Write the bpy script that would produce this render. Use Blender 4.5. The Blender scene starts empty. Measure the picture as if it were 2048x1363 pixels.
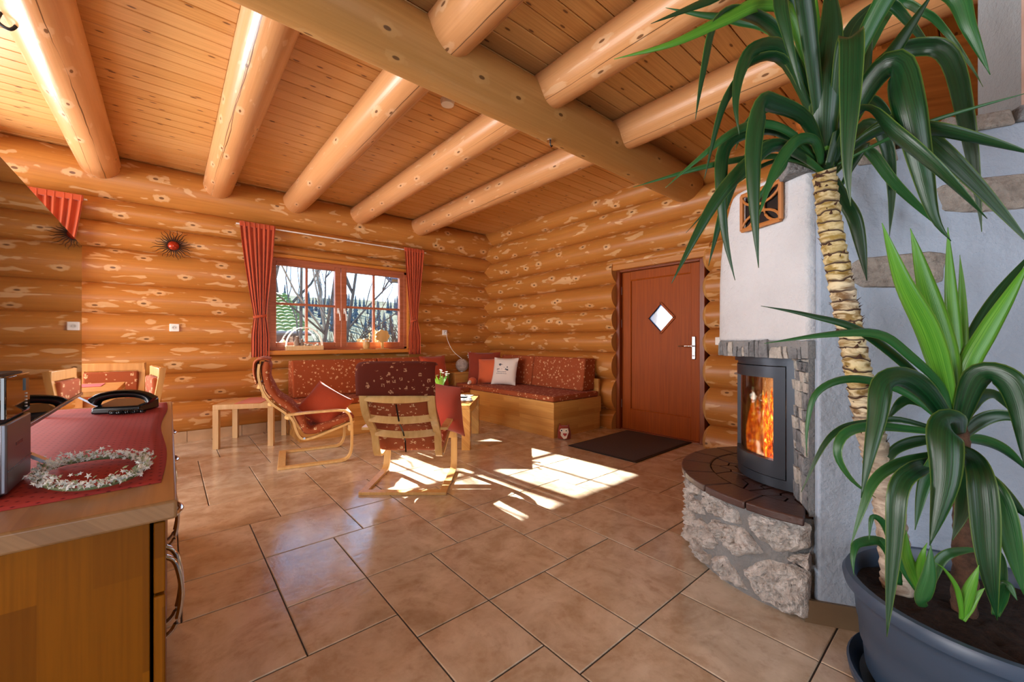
import bpy, bmesh, math, random
from mathutils import Vector, Matrix, noise
R = math.radians
sc = bpy.context.scene
COL = sc.collection
random.seed(11)

# ---------------------------------------------------------------- camera, sky, sun, exposure
cam = bpy.data.cameras.new('camera'); cam_o = bpy.data.objects.new('camera', cam); COL.objects.link(cam_o)
cam.sensor_width = 36.0; cam.lens = 36.0 * 808 / 2048; cam.clip_start = 0.02; cam.clip_end = 400
cam_o.location = (0, 0, 1.10); cam_o.rotation_euler = (R(90), 0, -math.atan(686 / 808))
sc.camera = cam_o
vs = sc.view_settings
vs.view_transform = 'Standard'; vs.look = 'None'; vs.gamma = 1.0; vs.use_curve_mapping = False
vs.exposure = 0.86
sc.cycles.use_denoising = True
sc.cycles.max_bounces = 8; sc.cycles.diffuse_bounces = 5; sc.cycles.glossy_bounces = 3
sc.cycles.transparent_max_bounces = 12; sc.cycles.sample_clamp_indirect = 8.0
sc.cycles.caustics_reflective = False; sc.cycles.caustics_refractive = False

def lin(h):
    h = h.lstrip('#'); o = []
    for i in (0, 2, 4):
        c = int(h[i:i+2], 16) / 255
        o.append(c / 12.92 if c <= .04045 else ((c + .055) / 1.055) ** 2.4)
    return (*o, 1.0)

def nd(nt, t, ins=None, **pr):
    n = nt.nodes.new(t)
    for k, v in pr.items(): setattr(n, k, v)
    for k, v in (ins or {}).items():
        s = n.inputs[k]
        if isinstance(v, bpy.types.NodeSocket): nt.links.new(v, s)
        else: s.default_value = v
    return n
def M(nt, op, a, b=0.0, c=None):
    d = {0: a, 1: b}
    if c is not None: d[2] = c
    return nd(nt, 'ShaderNodeMath', d, operation=op).outputs[0]
def MX(nt, f, a, b, blend='MIX'):
    return nd(nt, 'ShaderNodeMix', {0: f, 6: a, 7: b}, data_type='RGBA', blend_type=blend).outputs[2]
def MR(nt, v, a, b, c=0.0, d=1.0):
    return nd(nt, 'ShaderNodeMapRange', {0: v, 1: a, 2: b, 3: c, 4: d}).outputs[0]
def NOI(nt, vec, scale, detail=2.0, rough=.5, dist=0.0):
    return nd(nt, 'ShaderNodeTexNoise', {'Vector': vec, 'Scale': scale, 'Detail': detail, 'Roughness': rough, 'Distortion': dist}).outputs[0]
def XYZ(nt, x, y, z):
    return nd(nt, 'ShaderNodeCombineXYZ', {0: x, 1: y, 2: z}).outputs[0]
def SEP(nt, v):
    return nd(nt, 'ShaderNodeSeparateXYZ', {0: v}).outputs

world = bpy.data.worlds.new('sky'); sc.world = world; world.use_nodes = True
wt = world.node_tree; wt.nodes.clear()
tc = nd(wt, 'ShaderNodeTexCoord')
zz = SEP(wt, tc.outputs['Generated'])[2]
cl = NOI(wt, tc.outputs['Generated'], 2.2, 4.0)
sky = MX(wt, MR(wt, zz, 0.0, 0.5), lin('#C4DCF4'), lin('#6FA8E8'))
sky = MX(wt, MR(wt, cl, .5, .75), sky, lin('#EAF1F9'))
bg = nd(wt, 'ShaderNodeBackground', {0: sky, 1: 2.8})
wo = nd(wt, 'ShaderNodeOutputWorld', {0: bg.outputs[0]})

def sun(direction, energy, color):
    l = bpy.data.lights.new('sun', 'SUN'); l.energy = energy; l.color = color; l.angle = R(.6)
    o = bpy.data.objects.new('sun', l); COL.objects.link(o)
    o.rotation_euler = Vector(direction).to_track_quat('-Z', 'Y').to_euler(); o.location = (0, 20, 10)
sun((.085, -1, -.53), 34.0, (1.0, .95, .86))

def daylight_lamp(name, loc, direction, sx, sy, energy, color):
    l = bpy.data.lights.new(name, 'AREA'); l.shape = 'RECTANGLE'; l.size = sx; l.size_y = sy
    l.energy = energy; l.color = color
    o = bpy.data.objects.new(name, l); COL.objects.link(o); o.location = loc
    o.rotation_euler = Vector(direction).to_track_quat('-Z', 'Y').to_euler()
# daylight from outside the frame
daylight_lamp('daylight_side_window', (-1.95, 5.58, 1.55), (0, -1, -.05), 1.6, 1.05, 85, (.93, .96, 1.0))
daylight_lamp('daylight_fill_rear', (-.6, -2.70, 1.35), (0, 1, 0), 3.4, 2.1, 54, (.72, .86, 1.0))  # added fill lamp; an opening behind the camera is only assumed
daylight_lamp('daylight_fill_left', (-3.7, 2.6, 1.30), (1, 0, 0), 4.2, 1.7, 165, (.95, .97, 1.0))  # added fill lamp; an opening in the left wall is only assumed

# ---------------------------------------------------------------- materials
def newmat(name):
    m = bpy.data.materials.new(name); m.use_nodes = True
    nt = m.node_tree; nt.nodes.clear()
    out = nd(nt, 'ShaderNodeOutputMaterial'); b = nd(nt, 'ShaderNodeBsdfPrincipled')
    nt.links.new(b.outputs[0], out.inputs[0])
    return m, nt, b, out
def setc(nt, b, k, v):
    if isinstance(v, bpy.types.NodeSocket): nt.links.new(v, b.inputs[k])
    else: b.inputs[k].default_value = v
def bump(nt, b, h, strength=.3, dist=.01):
    n = nd(nt, 'ShaderNodeBump', {'Height': h, 'Strength': strength, 'Distance': dist})
    nt.links.new(n.outputs[0], b.inputs['Normal'])
def plain(name, col, rough=.5, metal=0.0, var=.12, scale=6.0, bmp=0.0, bscale=60.0, spec=.5, coat=0.0, sheen=0.0):
    m, nt, b, o = newmat(name)
    t = nd(nt, 'ShaderNodeTexCoord').outputs['Object']
    n = NOI(nt, t, scale, 3.0)
    c = lin(col); d = (c[0] * (1 - var), c[1] * (1 - var), c[2] * (1 - var), 1)
    l = (min(1, c[0] * (1 + var)), min(1, c[1] * (1 + var)), min(1, c[2] * (1 + var)), 1)
    setc(nt, b, 'Base Color', MX(nt, MR(nt, n, .3, .7), d, l))
    b.inputs['Roughness'].default_value = rough; b.inputs['Metallic'].default_value = metal
    b.inputs['Specular IOR Level'].default_value = spec
    b.inputs['Coat Weight'].default_value = coat; b.inputs['Coat Roughness'].default_value = .12
    b.inputs['Sheen Weight'].default_value = sheen
    if bmp: bump(nt, b, NOI(nt, t, bscale, 5.0, .6), bmp, .02)
    return m

def log_wood(name, base, light, dark, knot, blotch=.6, rough=.36, crack=0.0, cut=.615):
    m, nt, b, o = newmat(name)
    t = nd(nt, 'ShaderNodeTexCoord').outputs['Object']
    rnd = nd(nt, 'ShaderNodeObjectInfo').outputs['Random']
    off = M(nt, 'MULTIPLY', rnd, 57.0)
    s = SEP(nt, t)
    x = M(nt, 'ADD', s[0], off)
    ang = M(nt, 'MULTIPLY', M(nt, 'ARCTAN2', s[2], s[1]), .17)
    g = NOI(nt, XYZ(nt, M(nt, 'MULTIPLY', x, .9), M(nt, 'MULTIPLY', ang, 42.0), off), 1.6, 4.0, .6)
    big = NOI(nt, XYZ(nt, M(nt, 'MULTIPLY', x, .8), M(nt, 'MULTIPLY', ang, 5.0), off), 1.2, 2.0)
    col = MX(nt, MR(nt, g, .35, .7), lin(base), lin(dark))
    col = MX(nt, .45, lin(base), col)
    col = MX(nt, M(nt, 'MULTIPLY', MR(nt, big, .45, .75), .35), col, lin(dark))
    bl = NOI(nt, XYZ(nt, M(nt, 'MULTIPLY', x, 3.6), M(nt, 'MULTIPLY', ang, 13.0), off), 1.15, 2.5, .45, .5)
    col = MX(nt, M(nt, 'MULTIPLY', MR(nt, bl, cut, cut + .025), blotch), col, lin(light))
    jit = NOI(nt, XYZ(nt, x, ang, off), 22.0, 2.0)
    kv = nd(nt, 'ShaderNodeTexVoronoi', {'Vector': XYZ(nt, M(nt, 'MULTIPLY', x, 2.3), M(nt, 'MULTIPLY', ang, 5.0), 0.0), 'Scale': 1.0, 'Randomness': 1.0}, voronoi_dimensions='2D')
    sel = M(nt, 'GREATER_THAN', SEP(nt, kv.outputs['Color'])[0], .35)
    d = M(nt, 'ADD', kv.outputs['Distance'], M(nt, 'MULTIPLY', M(nt, 'SUBTRACT', jit, .5), .22))
    ring = M(nt, 'MULTIPLY', M(nt, 'MULTIPLY', MR(nt, d, .17, .13), sel), blotch)
    col = MX(nt, ring, col, lin(light))
    kn = M(nt, 'MULTIPLY', MR(nt, kv.outputs['Distance'], .055, .04), sel)
    col = MX(nt, M(nt, 'MULTIPLY', kn, .85), col, lin(knot))
    if crack:
        ck = None
        for q, (sc1, wid) in enumerate(((1.0, .0048), (7.0, .0032))):
            r1 = M(nt, 'FRACT', M(nt, 'MULTIPLY', rnd, sc1 * 3.3 + q))
            a0 = M(nt, 'ADD', -.27, M(nt, 'MULTIPLY', M(nt, 'SUBTRACT', r1, .5), .30))
            wv = NOI(nt, XYZ(nt, x, q * 5.0, off), 1.3, 3.0); gate = NOI(nt, XYZ(nt, x, q * 5.0 + 20, off), .7, 1.0)
            dl = M(nt, 'ABSOLUTE', M(nt, 'SUBTRACT', M(nt, 'ADD', ang, M(nt, 'MULTIPLY', M(nt, 'SUBTRACT', wv, .5), .07)), a0))
            wd = M(nt, 'MULTIPLY', MR(nt, gate, .40, .62), wid)
            c_ = M(nt, 'LESS_THAN', dl, wd); ck = c_ if ck is None else M(nt, 'MAXIMUM', ck, c_)
        col = MX(nt, M(nt, 'MULTIPLY', ck, crack), col, lin('#3A1C0A'))
    setc(nt, b, 'Base Color', col)
    b.inputs['Roughness'].default_value = rough
    bump(nt, b, g, .08, .01)
    return m

def board_wood(name, base, dark, light, knot, rough=.4):
    m, nt, b, o = newmat(name)
    t = nd(nt, 'ShaderNodeTexCoord').outputs['Object']
    rnd = nd(nt, 'ShaderNodeObjectInfo').outputs['Random']
    off = M(nt, 'MULTIPLY', rnd, 61.0)
    s = SEP(nt, t); x = M(nt, 'ADD', s[0], off); y = s[1]
    g = NOI(nt, XYZ(nt, M(nt, 'MULTIPLY', x, 1.2), M(nt, 'MULTIPLY', y, 60.0), off), 1.5, 3.0, .6)
    col = MX(nt, MR(nt, g, .35, .7), lin(base), lin(dark))
    col = MX(nt, M(nt, 'MULTIPLY', rnd, .45), col, lin(light))
    kv = nd(nt, 'ShaderNodeTexVoronoi', {'Vector': XYZ(nt, M(nt, 'MULTIPLY', x, 3.2), M(nt, 'MULTIPLY', M(nt, 'ADD', y, off), 9.0), 0.0), 'Scale': 1.0}, voronoi_dimensions='2D')
    sel = M(nt, 'GREATER_THAN', SEP(nt, kv.outputs['Color'])[1], .45)
    kd = kv.outputs['Distance']
    col = MX(nt, M(nt, 'MULTIPLY', M(nt, 'MULTIPLY', MR(nt, kd, .16, .08), sel), .35), col, lin(dark))
    col = MX(nt, M(nt, 'MULTIPLY', M(nt, 'MULTIPLY', MR(nt, kd, .075, .05), sel), .85), col, lin(knot))
    setc(nt, b, 'Base Color', col); b.inputs['Roughness'].default_value = rough
    return m

def stave_wood(name, c1, c2, axis=0, rough=.35, length=.6, width=.045):
    """laminated (butcher block) timber: staves run along the given object axis"""
    m, nt, b, o = newmat(name)
    t = nd(nt, 'ShaderNodeTexCoord').outputs['Object']
    s = SEP(nt, t)
    o1, o2 = [(1, 2), (0, 2), (0, 1)][axis]
    side = M(nt, 'ADD', s[o1], s[o2])
    br = nd(nt, 'ShaderNodeTexBrick', {'Vector': XYZ(nt, s[axis], side, 0.0), 'Color1': lin(c1), 'Color2': lin(c2), 'Mortar': lin(c2), 'Scale': 1.0,
            'Mortar Size': 0.0, 'Brick Width': length, 'Row Height': width, 'Bias': 0.0})
    g = NOI(nt, XYZ(nt, M(nt, 'MULTIPLY', s[axis], 2.0), M(nt, 'MULTIPLY', side, 60.0), 0.0), 2.0, 3.0)
    d = lin(c2); dk = (d[0] * .72, d[1] * .68, d[2] * .62, 1)
    setc(nt, b, 'Base Color', MX(nt, M(nt, 'MULTIPLY', MR(nt, g, .4, .75), .4), br.outputs[0], dk))
    b.inputs['Roughness'].default_value = rough
    return m

def grain_wood(name, base, dark, axis=2, rough=.35, freq=45.0):
    m, nt, b, o = newmat(name)
    t = nd(nt, 'ShaderNodeTexCoord').outputs['Object']
    s = SEP(nt, t); k = [M(nt, 'MULTIPLY', s[i], 1.6 if i == axis else freq) for i in range(3)]
    g = NOI(nt, XYZ(nt, *k), 1.3, 3.0, .55)
    setc(nt, b, 'Base Color', MX(nt, MR(nt, g, .3, .72), lin(base), lin(dark)))
    b.inputs['Roughness'].default_value = rough
    return m

def motif_fabric(name, base, motif, rough=.85, dens=15.0):
    """woven upholstery with a scattered cream motif"""
    m, nt, b, o = newmat(name)
    t = nd(nt, 'ShaderNodeTexCoord').outputs['Object']
    acc = None
    for k, (metric, sc_, r0, sh) in enumerate((('MANHATTAN', dens, .30, 0.0), ('CHEBYCHEV', dens * 1.25, .22, 3.7), ('EUCLIDEAN', dens * 1.7, .21, 7.9))):
        v = nd(nt, 'ShaderNodeVectorMath', {0: t, 1: (sh, sh, sh)}, operation='ADD').outputs[0]
        vo = nd(nt, 'ShaderNodeTexVoronoi', {'Vector': v, 'Scale': sc_}, distance=metric)
        dd = vo.outputs['Distance']
        mk = M(nt, 'MULTIPLY', MR(nt, dd, r0, r0 - .03), M(nt, 'GREATER_THAN', SEP(nt, vo.outputs['Color'])[k], .3))
        w = M(nt, 'GREATER_THAN', NOI(nt, v, 90.0, 0.0), .46)
        mk = M(nt, 'MULTIPLY', mk, w)
        acc = mk if acc is None else M(nt, 'MAXIMUM', acc, mk)
    n = NOI(nt, t, 220.0, 1.0)
    c = MX(nt, M(nt, 'MULTIPLY', n, .25), lin(base), lin('#5A1A0C'))
    setc(nt, b, 'Base Color', MX(nt, M(nt, 'MULTIPLY', acc, .8), c, lin(motif)))
    b.inputs['Roughness'].default_value = rough; b.inputs['Sheen Weight'].default_value = .03; b.inputs['Specular IOR Level'].default_value = .2
    bump(nt, b, n, .15, .002)
    return m

def tile_mat():
    m, nt, b, o = newmat('terracotta_tile')
    t = nd(nt, 'ShaderNodeTexCoord').outputs['Object']
    off = M(nt, 'MULTIPLY', nd(nt, 'ShaderNodeObjectInfo').outputs['Random'], 91.0)
    v = nd(nt, 'ShaderNodeVectorMath', {0: t, 1: XYZ(nt, off, off, off)}, operation='ADD').outputs[0]
    a = NOI(nt, v, 4.5, 5.0, .62, .6); f = NOI(nt, v, 19.0, 5.0, .65)
    col = MX(nt, MR(nt, a, .36, .66), lin('#B3A189'), lin('#D6CAB6'))
    col = MX(nt, M(nt, 'MULTIPLY', MR(nt, f, .52, .75), .35), col, lin('#DFD4BE'))
    col = MX(nt, M(nt, 'MULTIPLY', MR(nt, f, .47, .3), .35), col, lin('#977759'))
    setc(nt, b, 'Base Color', col)
    setc(nt, b, 'Roughness', MR(nt, f, .3, .75, .09, .24)); b.inputs['Specular IOR Level'].default_value = 1.0
    bump(nt, b, M(nt, 'ADD', a, M(nt, 'MULTIPLY', f, .5)), .16, .012)
    return m

def emit(name, col, strength):
    m = bpy.data.materials.new(name); m.use_nodes = True; nt = m.node_tree; nt.nodes.clear()
    o = nd(nt, 'ShaderNodeOutputMaterial'); e = nd(nt, 'ShaderNodeEmission', {0: lin(col), 1: strength})
    nt.links.new(e.outputs[0], o.inputs[0]); return m

def glass(name, tint=(1, 1, 1, 1), refl=.08):
    m = bpy.data.materials.new(name); m.use_nodes = True; nt = m.node_tree; nt.nodes.clear()
    o = nd(nt, 'ShaderNodeOutputMaterial')
    tr = nd(nt, 'ShaderNodeBsdfTransparent', {0: tint}); gl = nd(nt, 'ShaderNodeBsdfGlossy', {0: (1, 1, 1, 1), 'Roughness': .02})
    fr = nd(nt, 'ShaderNodeFresnel', {0: 1.45}).outputs[0]
    f = M(nt, 'MULTIPLY', fr, refl / .04)
    f = M(nt, 'MINIMUM', f, .9)
    mx = nd(nt, 'ShaderNodeMixShader', {0: f, 1: tr.outputs[0], 2: gl.outputs[0]})
    nt.links.new(mx.outputs[0], o.inputs[0]); return m

MAT = {}
MAT['log'] = log_wood('log_wood', '#C6863F', '#EBC591', '#A9672B', '#5E3416')
MAT['joist'] = log_wood('joist_wood', '#D69E6A', '#E9C398', '#BF854E', '#5B3314', .45, .3, .8, .66)
MAT['beam'] = log_wood('beam_wood', '#B98B50', '#CDA56C', '#9E7038', '#4A2C12', .3, .4, .75, .68)
MAT['cut'] = grain_wood('cut_wood', '#DDB06C', '#C08D4A', 2, .5, 20)
MAT['board'] = board_wood('ceiling_board_wood', '#DAA663', '#C08946', '#E6BA7E', '#5A2E12')
MAT['gap'] = plain('shadow_gap_wood', '#4A2A14', .8)
MAT['tile'] = tile_mat()
MAT['grout'] = plain('dark_grout', '#3E3A38', .9, bmp=.3)
MAT['skirt'] = plain('skirting_tile', '#C4A582', .35, var=.15)
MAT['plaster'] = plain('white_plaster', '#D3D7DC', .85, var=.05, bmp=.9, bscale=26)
MAT['plaster_wall'] = plain('cool_lit_plaster', '#A2B1C3', .8, var=.06, bmp=.6, bscale=30)  # white plaster with the bluish daylight tint put into its colour
MAT['door'] = grain_wood('door_wood', '#AB5209', '#934407', 2, .5)
MAT['door'].node_tree.nodes['Principled BSDF'].inputs['Specular IOR Level'].default_value = .25
MAT['doorframe'] = grain_wood('door_frame_wood', '#8E4517', '#733410', 2, .35)
MAT['winframe'] = grain_wood('window_frame_wood', '#B97050', '#A05B3C', 0, .35)
MAT['sill'] = grain_wood('sill_wood', '#D9913F', '#BC742C', 0, .35)
MAT['birch'] = stave_wood('birch_staves', '#D9A75E', '#BF8742', 1)
MAT['birchx'] = stave_wood('birch_staves_cross', '#D9A75E', '#BF8742', 0)
MAT['board_end'] = stave_wood('sideboard_staves', '#985C08', '#6E3F05', 2, .4, .42, .075)
MAT['board_end'].node_tree.nodes['Principled BSDF'].inputs['Specular IOR Level'].default_value = .12
MAT['worktop'] = stave_wood('worktop_staves', '#94704A', '#846240', 1, .3, .5, .09)
MAT['bent'] = grain_wood('bent_birch', '#E0B878', '#CDA05E', 2, .35, 25)
MAT['lightwood'] = grain_wood('light_birch', '#E3C595', '#D3AE78', 2, .4, 25)
MAT['fabric'] = motif_fabric('motif_upholstery', '#A2522E', '#ECC596')
MAT['fabricdark'] = motif_fabric('motif_upholstery_dark', '#5C2213', '#B98A68')
MAT['curtain'] = plain('rust_curtain', '#B84A20', .8, var=.1, sheen=.3)
MAT['orange'] = plain('orange_cotton', '#CF6236', .85, var=.06, bmp=.2, bscale=200, sheen=.2)
MAT['red'] = plain('brick_red_cotton', '#B04420', .8, var=.08, bmp=.25, bscale=60, sheen=.2)
MAT['darkred'] = plain('dark_red_cotton', '#8A3016', .85, var=.08, sheen=.2)
MAT['black'] = plain('black_plastic', '#0E0E10', .25)
MAT['blackmatt'] = plain('matt_black', '#15151A', .6)
MAT['silver'] = plain('brushed_silver', '#B9BEC6', .28, 1.0, .05)
MAT['chrome'] = plain('chrome', '#D8DADC', .12, 1.0, .03)
MAT['white'] = plain('white_plastic', '#F0EFEA', .35, var=.03)
MAT['stove'] = plain('stove_steel', '#3B4048', .38, .6, .05)
MAT['slab'] = plain('dark_hearth_tile', '#46302B', .32, var=.2, scale=9, bmp=.15)
MAT['mortar'] = plain('grey_mortar', '#8D8F90', .95, var=.15, bmp=.8, bscale=70)
MAT['mat'] = plain('charcoal_doormat', '#54494A', .95, var=.15, scale=90, bmp=.5, bscale=400)
MAT['pot'] = plain('slate_blue_pot', '#36485E', .38, var=.05)
MAT['soil'] = plain('potting_soil', '#2E1F16', .95, var=.5, scale=60, bmp=1.0, bscale=90)
MAT['glass'] = glass('clear_glass')
def stone_mat(name, a, b_, c_):
    m, nt, b, o = newmat(name)
    t = nd(nt, 'ShaderNodeTexCoord').outputs['Object']
    off = M(nt, 'MULTIPLY', nd(nt, 'ShaderNodeObjectInfo').outputs['Random'], 41.0)
    v = nd(nt, 'ShaderNodeVectorMath', {0: t, 1: XYZ(nt, off, off, off)}, operation='ADD').outputs[0]
    n = NOI(nt, v, 14.0, 6.0, .65); n2 = NOI(nt, v, 60.0, 4.0)
    col = MX(nt, MR(nt, n, .35, .65), lin(a), lin(b_))
    col = MX(nt, M(nt, 'MULTIPLY', MR(nt, n2, .5, .75), .6), col, lin(c_))
    setc(nt, b, 'Base Color', col); b.inputs['Roughness'].default_value = .9
    bump(nt, b, M(nt, 'ADD', n, M(nt, 'MULTIPLY', n2, .5)), .9, .03)
    return m
MAT['stone'] = stone_mat('limestone', '#B0ABA6', '#DDDAD6', '#857A70')
MAT['slate'] = stone_mat('slate', '#6B6E72', '#8F9396', '#4E5054')
MAT['slatelight'] = stone_mat('light_slate', '#A9A6A0', '#C9C6BE', '#8A8680')
MAT['wallstone'] = stone_mat('wall_stone', '#8F8880', '#ABA49B', '#6E665E')
def leaf_mat(name, c1, c2):
    m, nt, b, o = newmat(name)
    uv = nd(nt, 'ShaderNodeTexCoord').outputs['UV']
    s = SEP(nt, uv)
    st = NOI(nt, XYZ(nt, M(nt, 'MULTIPLY', s[0], 30.0), M(nt, 'MULTIPLY', s[1], 1.2), nd(nt, 'ShaderNodeObjectInfo').outputs['Random']), 1.0, 2.0)
    col = MX(nt, MR(nt, st, .3, .7), lin(c1), lin(c2))
    ed = MR(nt, M(nt, 'ABSOLUTE', M(nt, 'SUBTRACT', s[0], .5)), .44, .49)
    col = MX(nt, M(nt, 'MULTIPLY', ed, .6), col, lin('#6E8A3A'))
    setc(nt, b, 'Base Color', col); b.inputs['Roughness'].default_value = .33
    b.inputs['Transmission Weight'].default_value = 0.0
    b.inputs['Subsurface Weight'].default_value = 0.0
    bump(nt, b, st, .15, .004)
    return m
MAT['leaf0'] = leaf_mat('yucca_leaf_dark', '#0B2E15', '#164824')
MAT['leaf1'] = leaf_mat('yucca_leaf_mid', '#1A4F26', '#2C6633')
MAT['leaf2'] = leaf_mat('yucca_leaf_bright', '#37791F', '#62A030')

# ---------------------------------------------------------------- mesh helpers
class MB:
    def __init__(s): s.v = []; s.f = []; s.m = []; s.uv = None
    def add(s, vs_, fs, mi=0):
        o = len(s.v); s.v += [tuple(p) for p in vs_]
        for f in fs: s.f.append(tuple(i + o for i in f)); s.m.append(mi)
        return s
    def box(s, x0, x1, y0, y1, z0, z1, mat=None, mi=0):
        p = [(x, y, z) for x in (x0, x1) for y in (y0, y1) for z in (z0, z1)]
        if mat is not None: p = [tuple(mat @ Vector(q)) for q in p]
        return s.add(p, [(0, 1, 3, 2), (4, 6, 7, 5), (0, 4, 5, 1), (2, 3, 7, 6), (0, 2, 6, 4), (1, 5, 7, 3)], mi)
    def rings(s, rs, cap0=True, cap1=True, closed=False, mi=0, capmi=None):
        n = len(rs[0]); o = len(s.v)
        for r in rs: s.v += [tuple(p) for p in r]
        k = len(rs)
        for i in range(k if closed else k - 1):
            a = o + i * n; b = o + ((i + 1) % k) * n
            for j in range(n):
                s.f.append((a + j, a + (j + 1) % n, b + (j + 1) % n, b + j)); s.m.append(mi)
        cm = mi if capmi is None else capmi
        if not closed:
            if cap0: s.f.append(tuple(o + j for j in reversed(range(n)))); s.m.append(cm)
            if cap1: s.f.append(tuple(o + (k - 1) * n + j for j in range(n))); s.m.append(cm)
        return s
    def tube(s, path, r, n=10, mi=0, closed=False):
        path = [Vector(p) for p in path]; k = len(path); rs = []
        up = Vector((0, 0, 1))
        for i, p in enumerate(path):
            if closed: t = path[(i + 1) % k] - path[i - 1]
            else: t = path[min(i + 1, k - 1)] - path[max(i - 1, 0)]
            t = t.normalized() if t.length > 1e-9 else Vector((0, 0, 1))
            a = up if abs(t.dot(up)) < .95 else Vector((1, 0, 0))
            u = t.cross(a).normalized(); w = u.cross(t).normalized()
            rr = r(i / max(1, k - 1)) if callable(r) else (r[i] if isinstance(r, (list, tuple)) else r)
            rs.append([p + (u * math.cos(q) + w * math.sin(q)) * rr for q in [2 * math.pi * j / n for j in range(n)]])
        return s.rings(rs, closed=closed, mi=mi)
    def strip(s, path, wdir, w, t, mi=0, closed=False):
        """rectangular section (w along wdir, t across) swept along a path"""
        path = [Vector(p) for p in path]; k = len(path); wd = Vector(wdir).normalized(); rs = []
        for i, p in enumerate(path):
            tg = (path[min(i + 1, k - 1)] - path[max(i - 1, 0)]).normalized()
            nn = tg.cross(wd).normalized()
            rs.append([p + wd * (a * w / 2) + nn * (b * t / 2) for a, b in ((-1, -1), (1, -1), (1, 1), (-1, 1))])
        return s.rings(rs, mi=mi)
    def lathe(s, prof, c=(0, 0, 0), n=24, sx=1.0, sy=1.0, mi=0, cap0=True, cap1=True):
        rs = [[(c[0] + r * sx * math.cos(2 * math.pi * j / n), c[1] + r * sy * math.sin(2 * math.pi * j / n), c[2] + z) for j in range(n)] for r, z in prof]
        return s.rings(rs, cap0, cap1, mi=mi)
    def prism(s, poly, z0, z1, mi=0, mat=None):
        a = [Vector((x, y, z0)) for x, y in poly]; b = [Vector((x, y, z1)) for x, y in poly]
        if mat is not None: a = [mat @ p for p in a]; b = [mat @ p for p in b]
        return s.rings([a, b], mi=mi)
    def mesh(s, name, mats, smooth=False):
        me = bpy.data.meshes.new(name); me.from_pydata(s.v, [], s.f)
        for m in mats: me.materials.append(MAT[m] if isinstance(m, str) else m)
        me.polygons.foreach_set('material_index', s.m)
        bm = bmesh.new(); bm.from_mesh(me); bmesh.ops.recalc_face_normals(bm, faces=bm.faces); bm.to_mesh(me); bm.free()
        if smooth:
            me.polygons.foreach_set('use_smooth', [True] * len(me.polygons))
            try: me.set_sharp_from_angle(angle=R(45))
            except Exception: pass
        me.update(); return me
    def build(s, name, mats, parent=None, smooth=False, bevel=0.0, seg=2, loc=None, rot=None, sub=0):
        if not isinstance(mats, (list, tuple)): mats = [mats]
        return link(name, s.mesh(name, mats, smooth or bevel > 0), parent, bevel, seg, loc, rot, sub)

def link(name, me, parent=None, bevel=0.0, seg=2, loc=None, rot=None, sub=0):
    o = bpy.data.objects.new(name, me); COL.objects.link(o)
    if parent is not None: o.parent = parent
    if loc is not None: o.location = loc
    if rot is not None: o.rotation_euler = rot
    if bevel:
        b = o.modifiers.new('bevel', 'BEVEL'); b.width = bevel; b.segments = seg; b.limit_method = 'ANGLE'; b.angle_limit = R(40)
    if sub:
        b = o.modifiers.new('sub', 'SUBSURF'); b.levels = sub; b.render_levels = sub
    return o
def tag(o, label=None, cat=None, group=None, kind=None):
    if label: o['label'] = label
    if cat: o['category'] = cat
    if group: o['group'] = group
    if kind: o['kind'] = kind
    return o
def thing(name, label, cat, loc=(0, 0, 0), rz=0.0, group=None):
    o = bpy.data.objects.new(name, None); COL.objects.link(o); o.empty_display_size = .1
    o.location = loc; o.rotation_euler = (0, 0, rz)
    return tag(o, label, cat, group)
def struct(name, label, loc=(0, 0, 0), rz=0.0):
    o = bpy.data.objects.new(name, None); COL.objects.link(o); o.empty_display_size = .1
    o.location = loc; o.rotation_euler = (0, 0, rz); o['kind'] = 'structure'; o['label'] = label
    return o
def B(name, mat, x0, x1, y0, y1, z0, z1, parent=None, bevel=0.0, seg=2, xf=None):
    """a box with its origin at its own centre"""
    cx, cy, cz = (x0 + x1) / 2, (y0 + y1) / 2, (z0 + z1) / 2
    m = MB().box(x0 - cx, x1 - cx, y0 - cy, y1 - cy, z0 - cz, z1 - cz)
    return m.build(name, mat, parent, bevel=bevel, seg=seg, loc=(cx, cy, cz))
def smooth_path(pts, n=8):
    P = [Vector(p) for p in pts]; out = []
    for i in range(len(P) - 1):
        p0, p1, p2, p3 = P[max(i - 1, 0)], P[i], P[i + 1], P[min(i + 2, len(P) - 1)]
        for k in range(n):
            t = k / n
            out.append(.5 * ((2 * p1) + (p2 - p0) * t + (2 * p0 - 5 * p1 + 4 * p2 - p3) * t * t + (3 * p1 - p0 - 3 * p2 + p3) * t ** 3))
    out.append(P[-1]); return out
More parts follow.
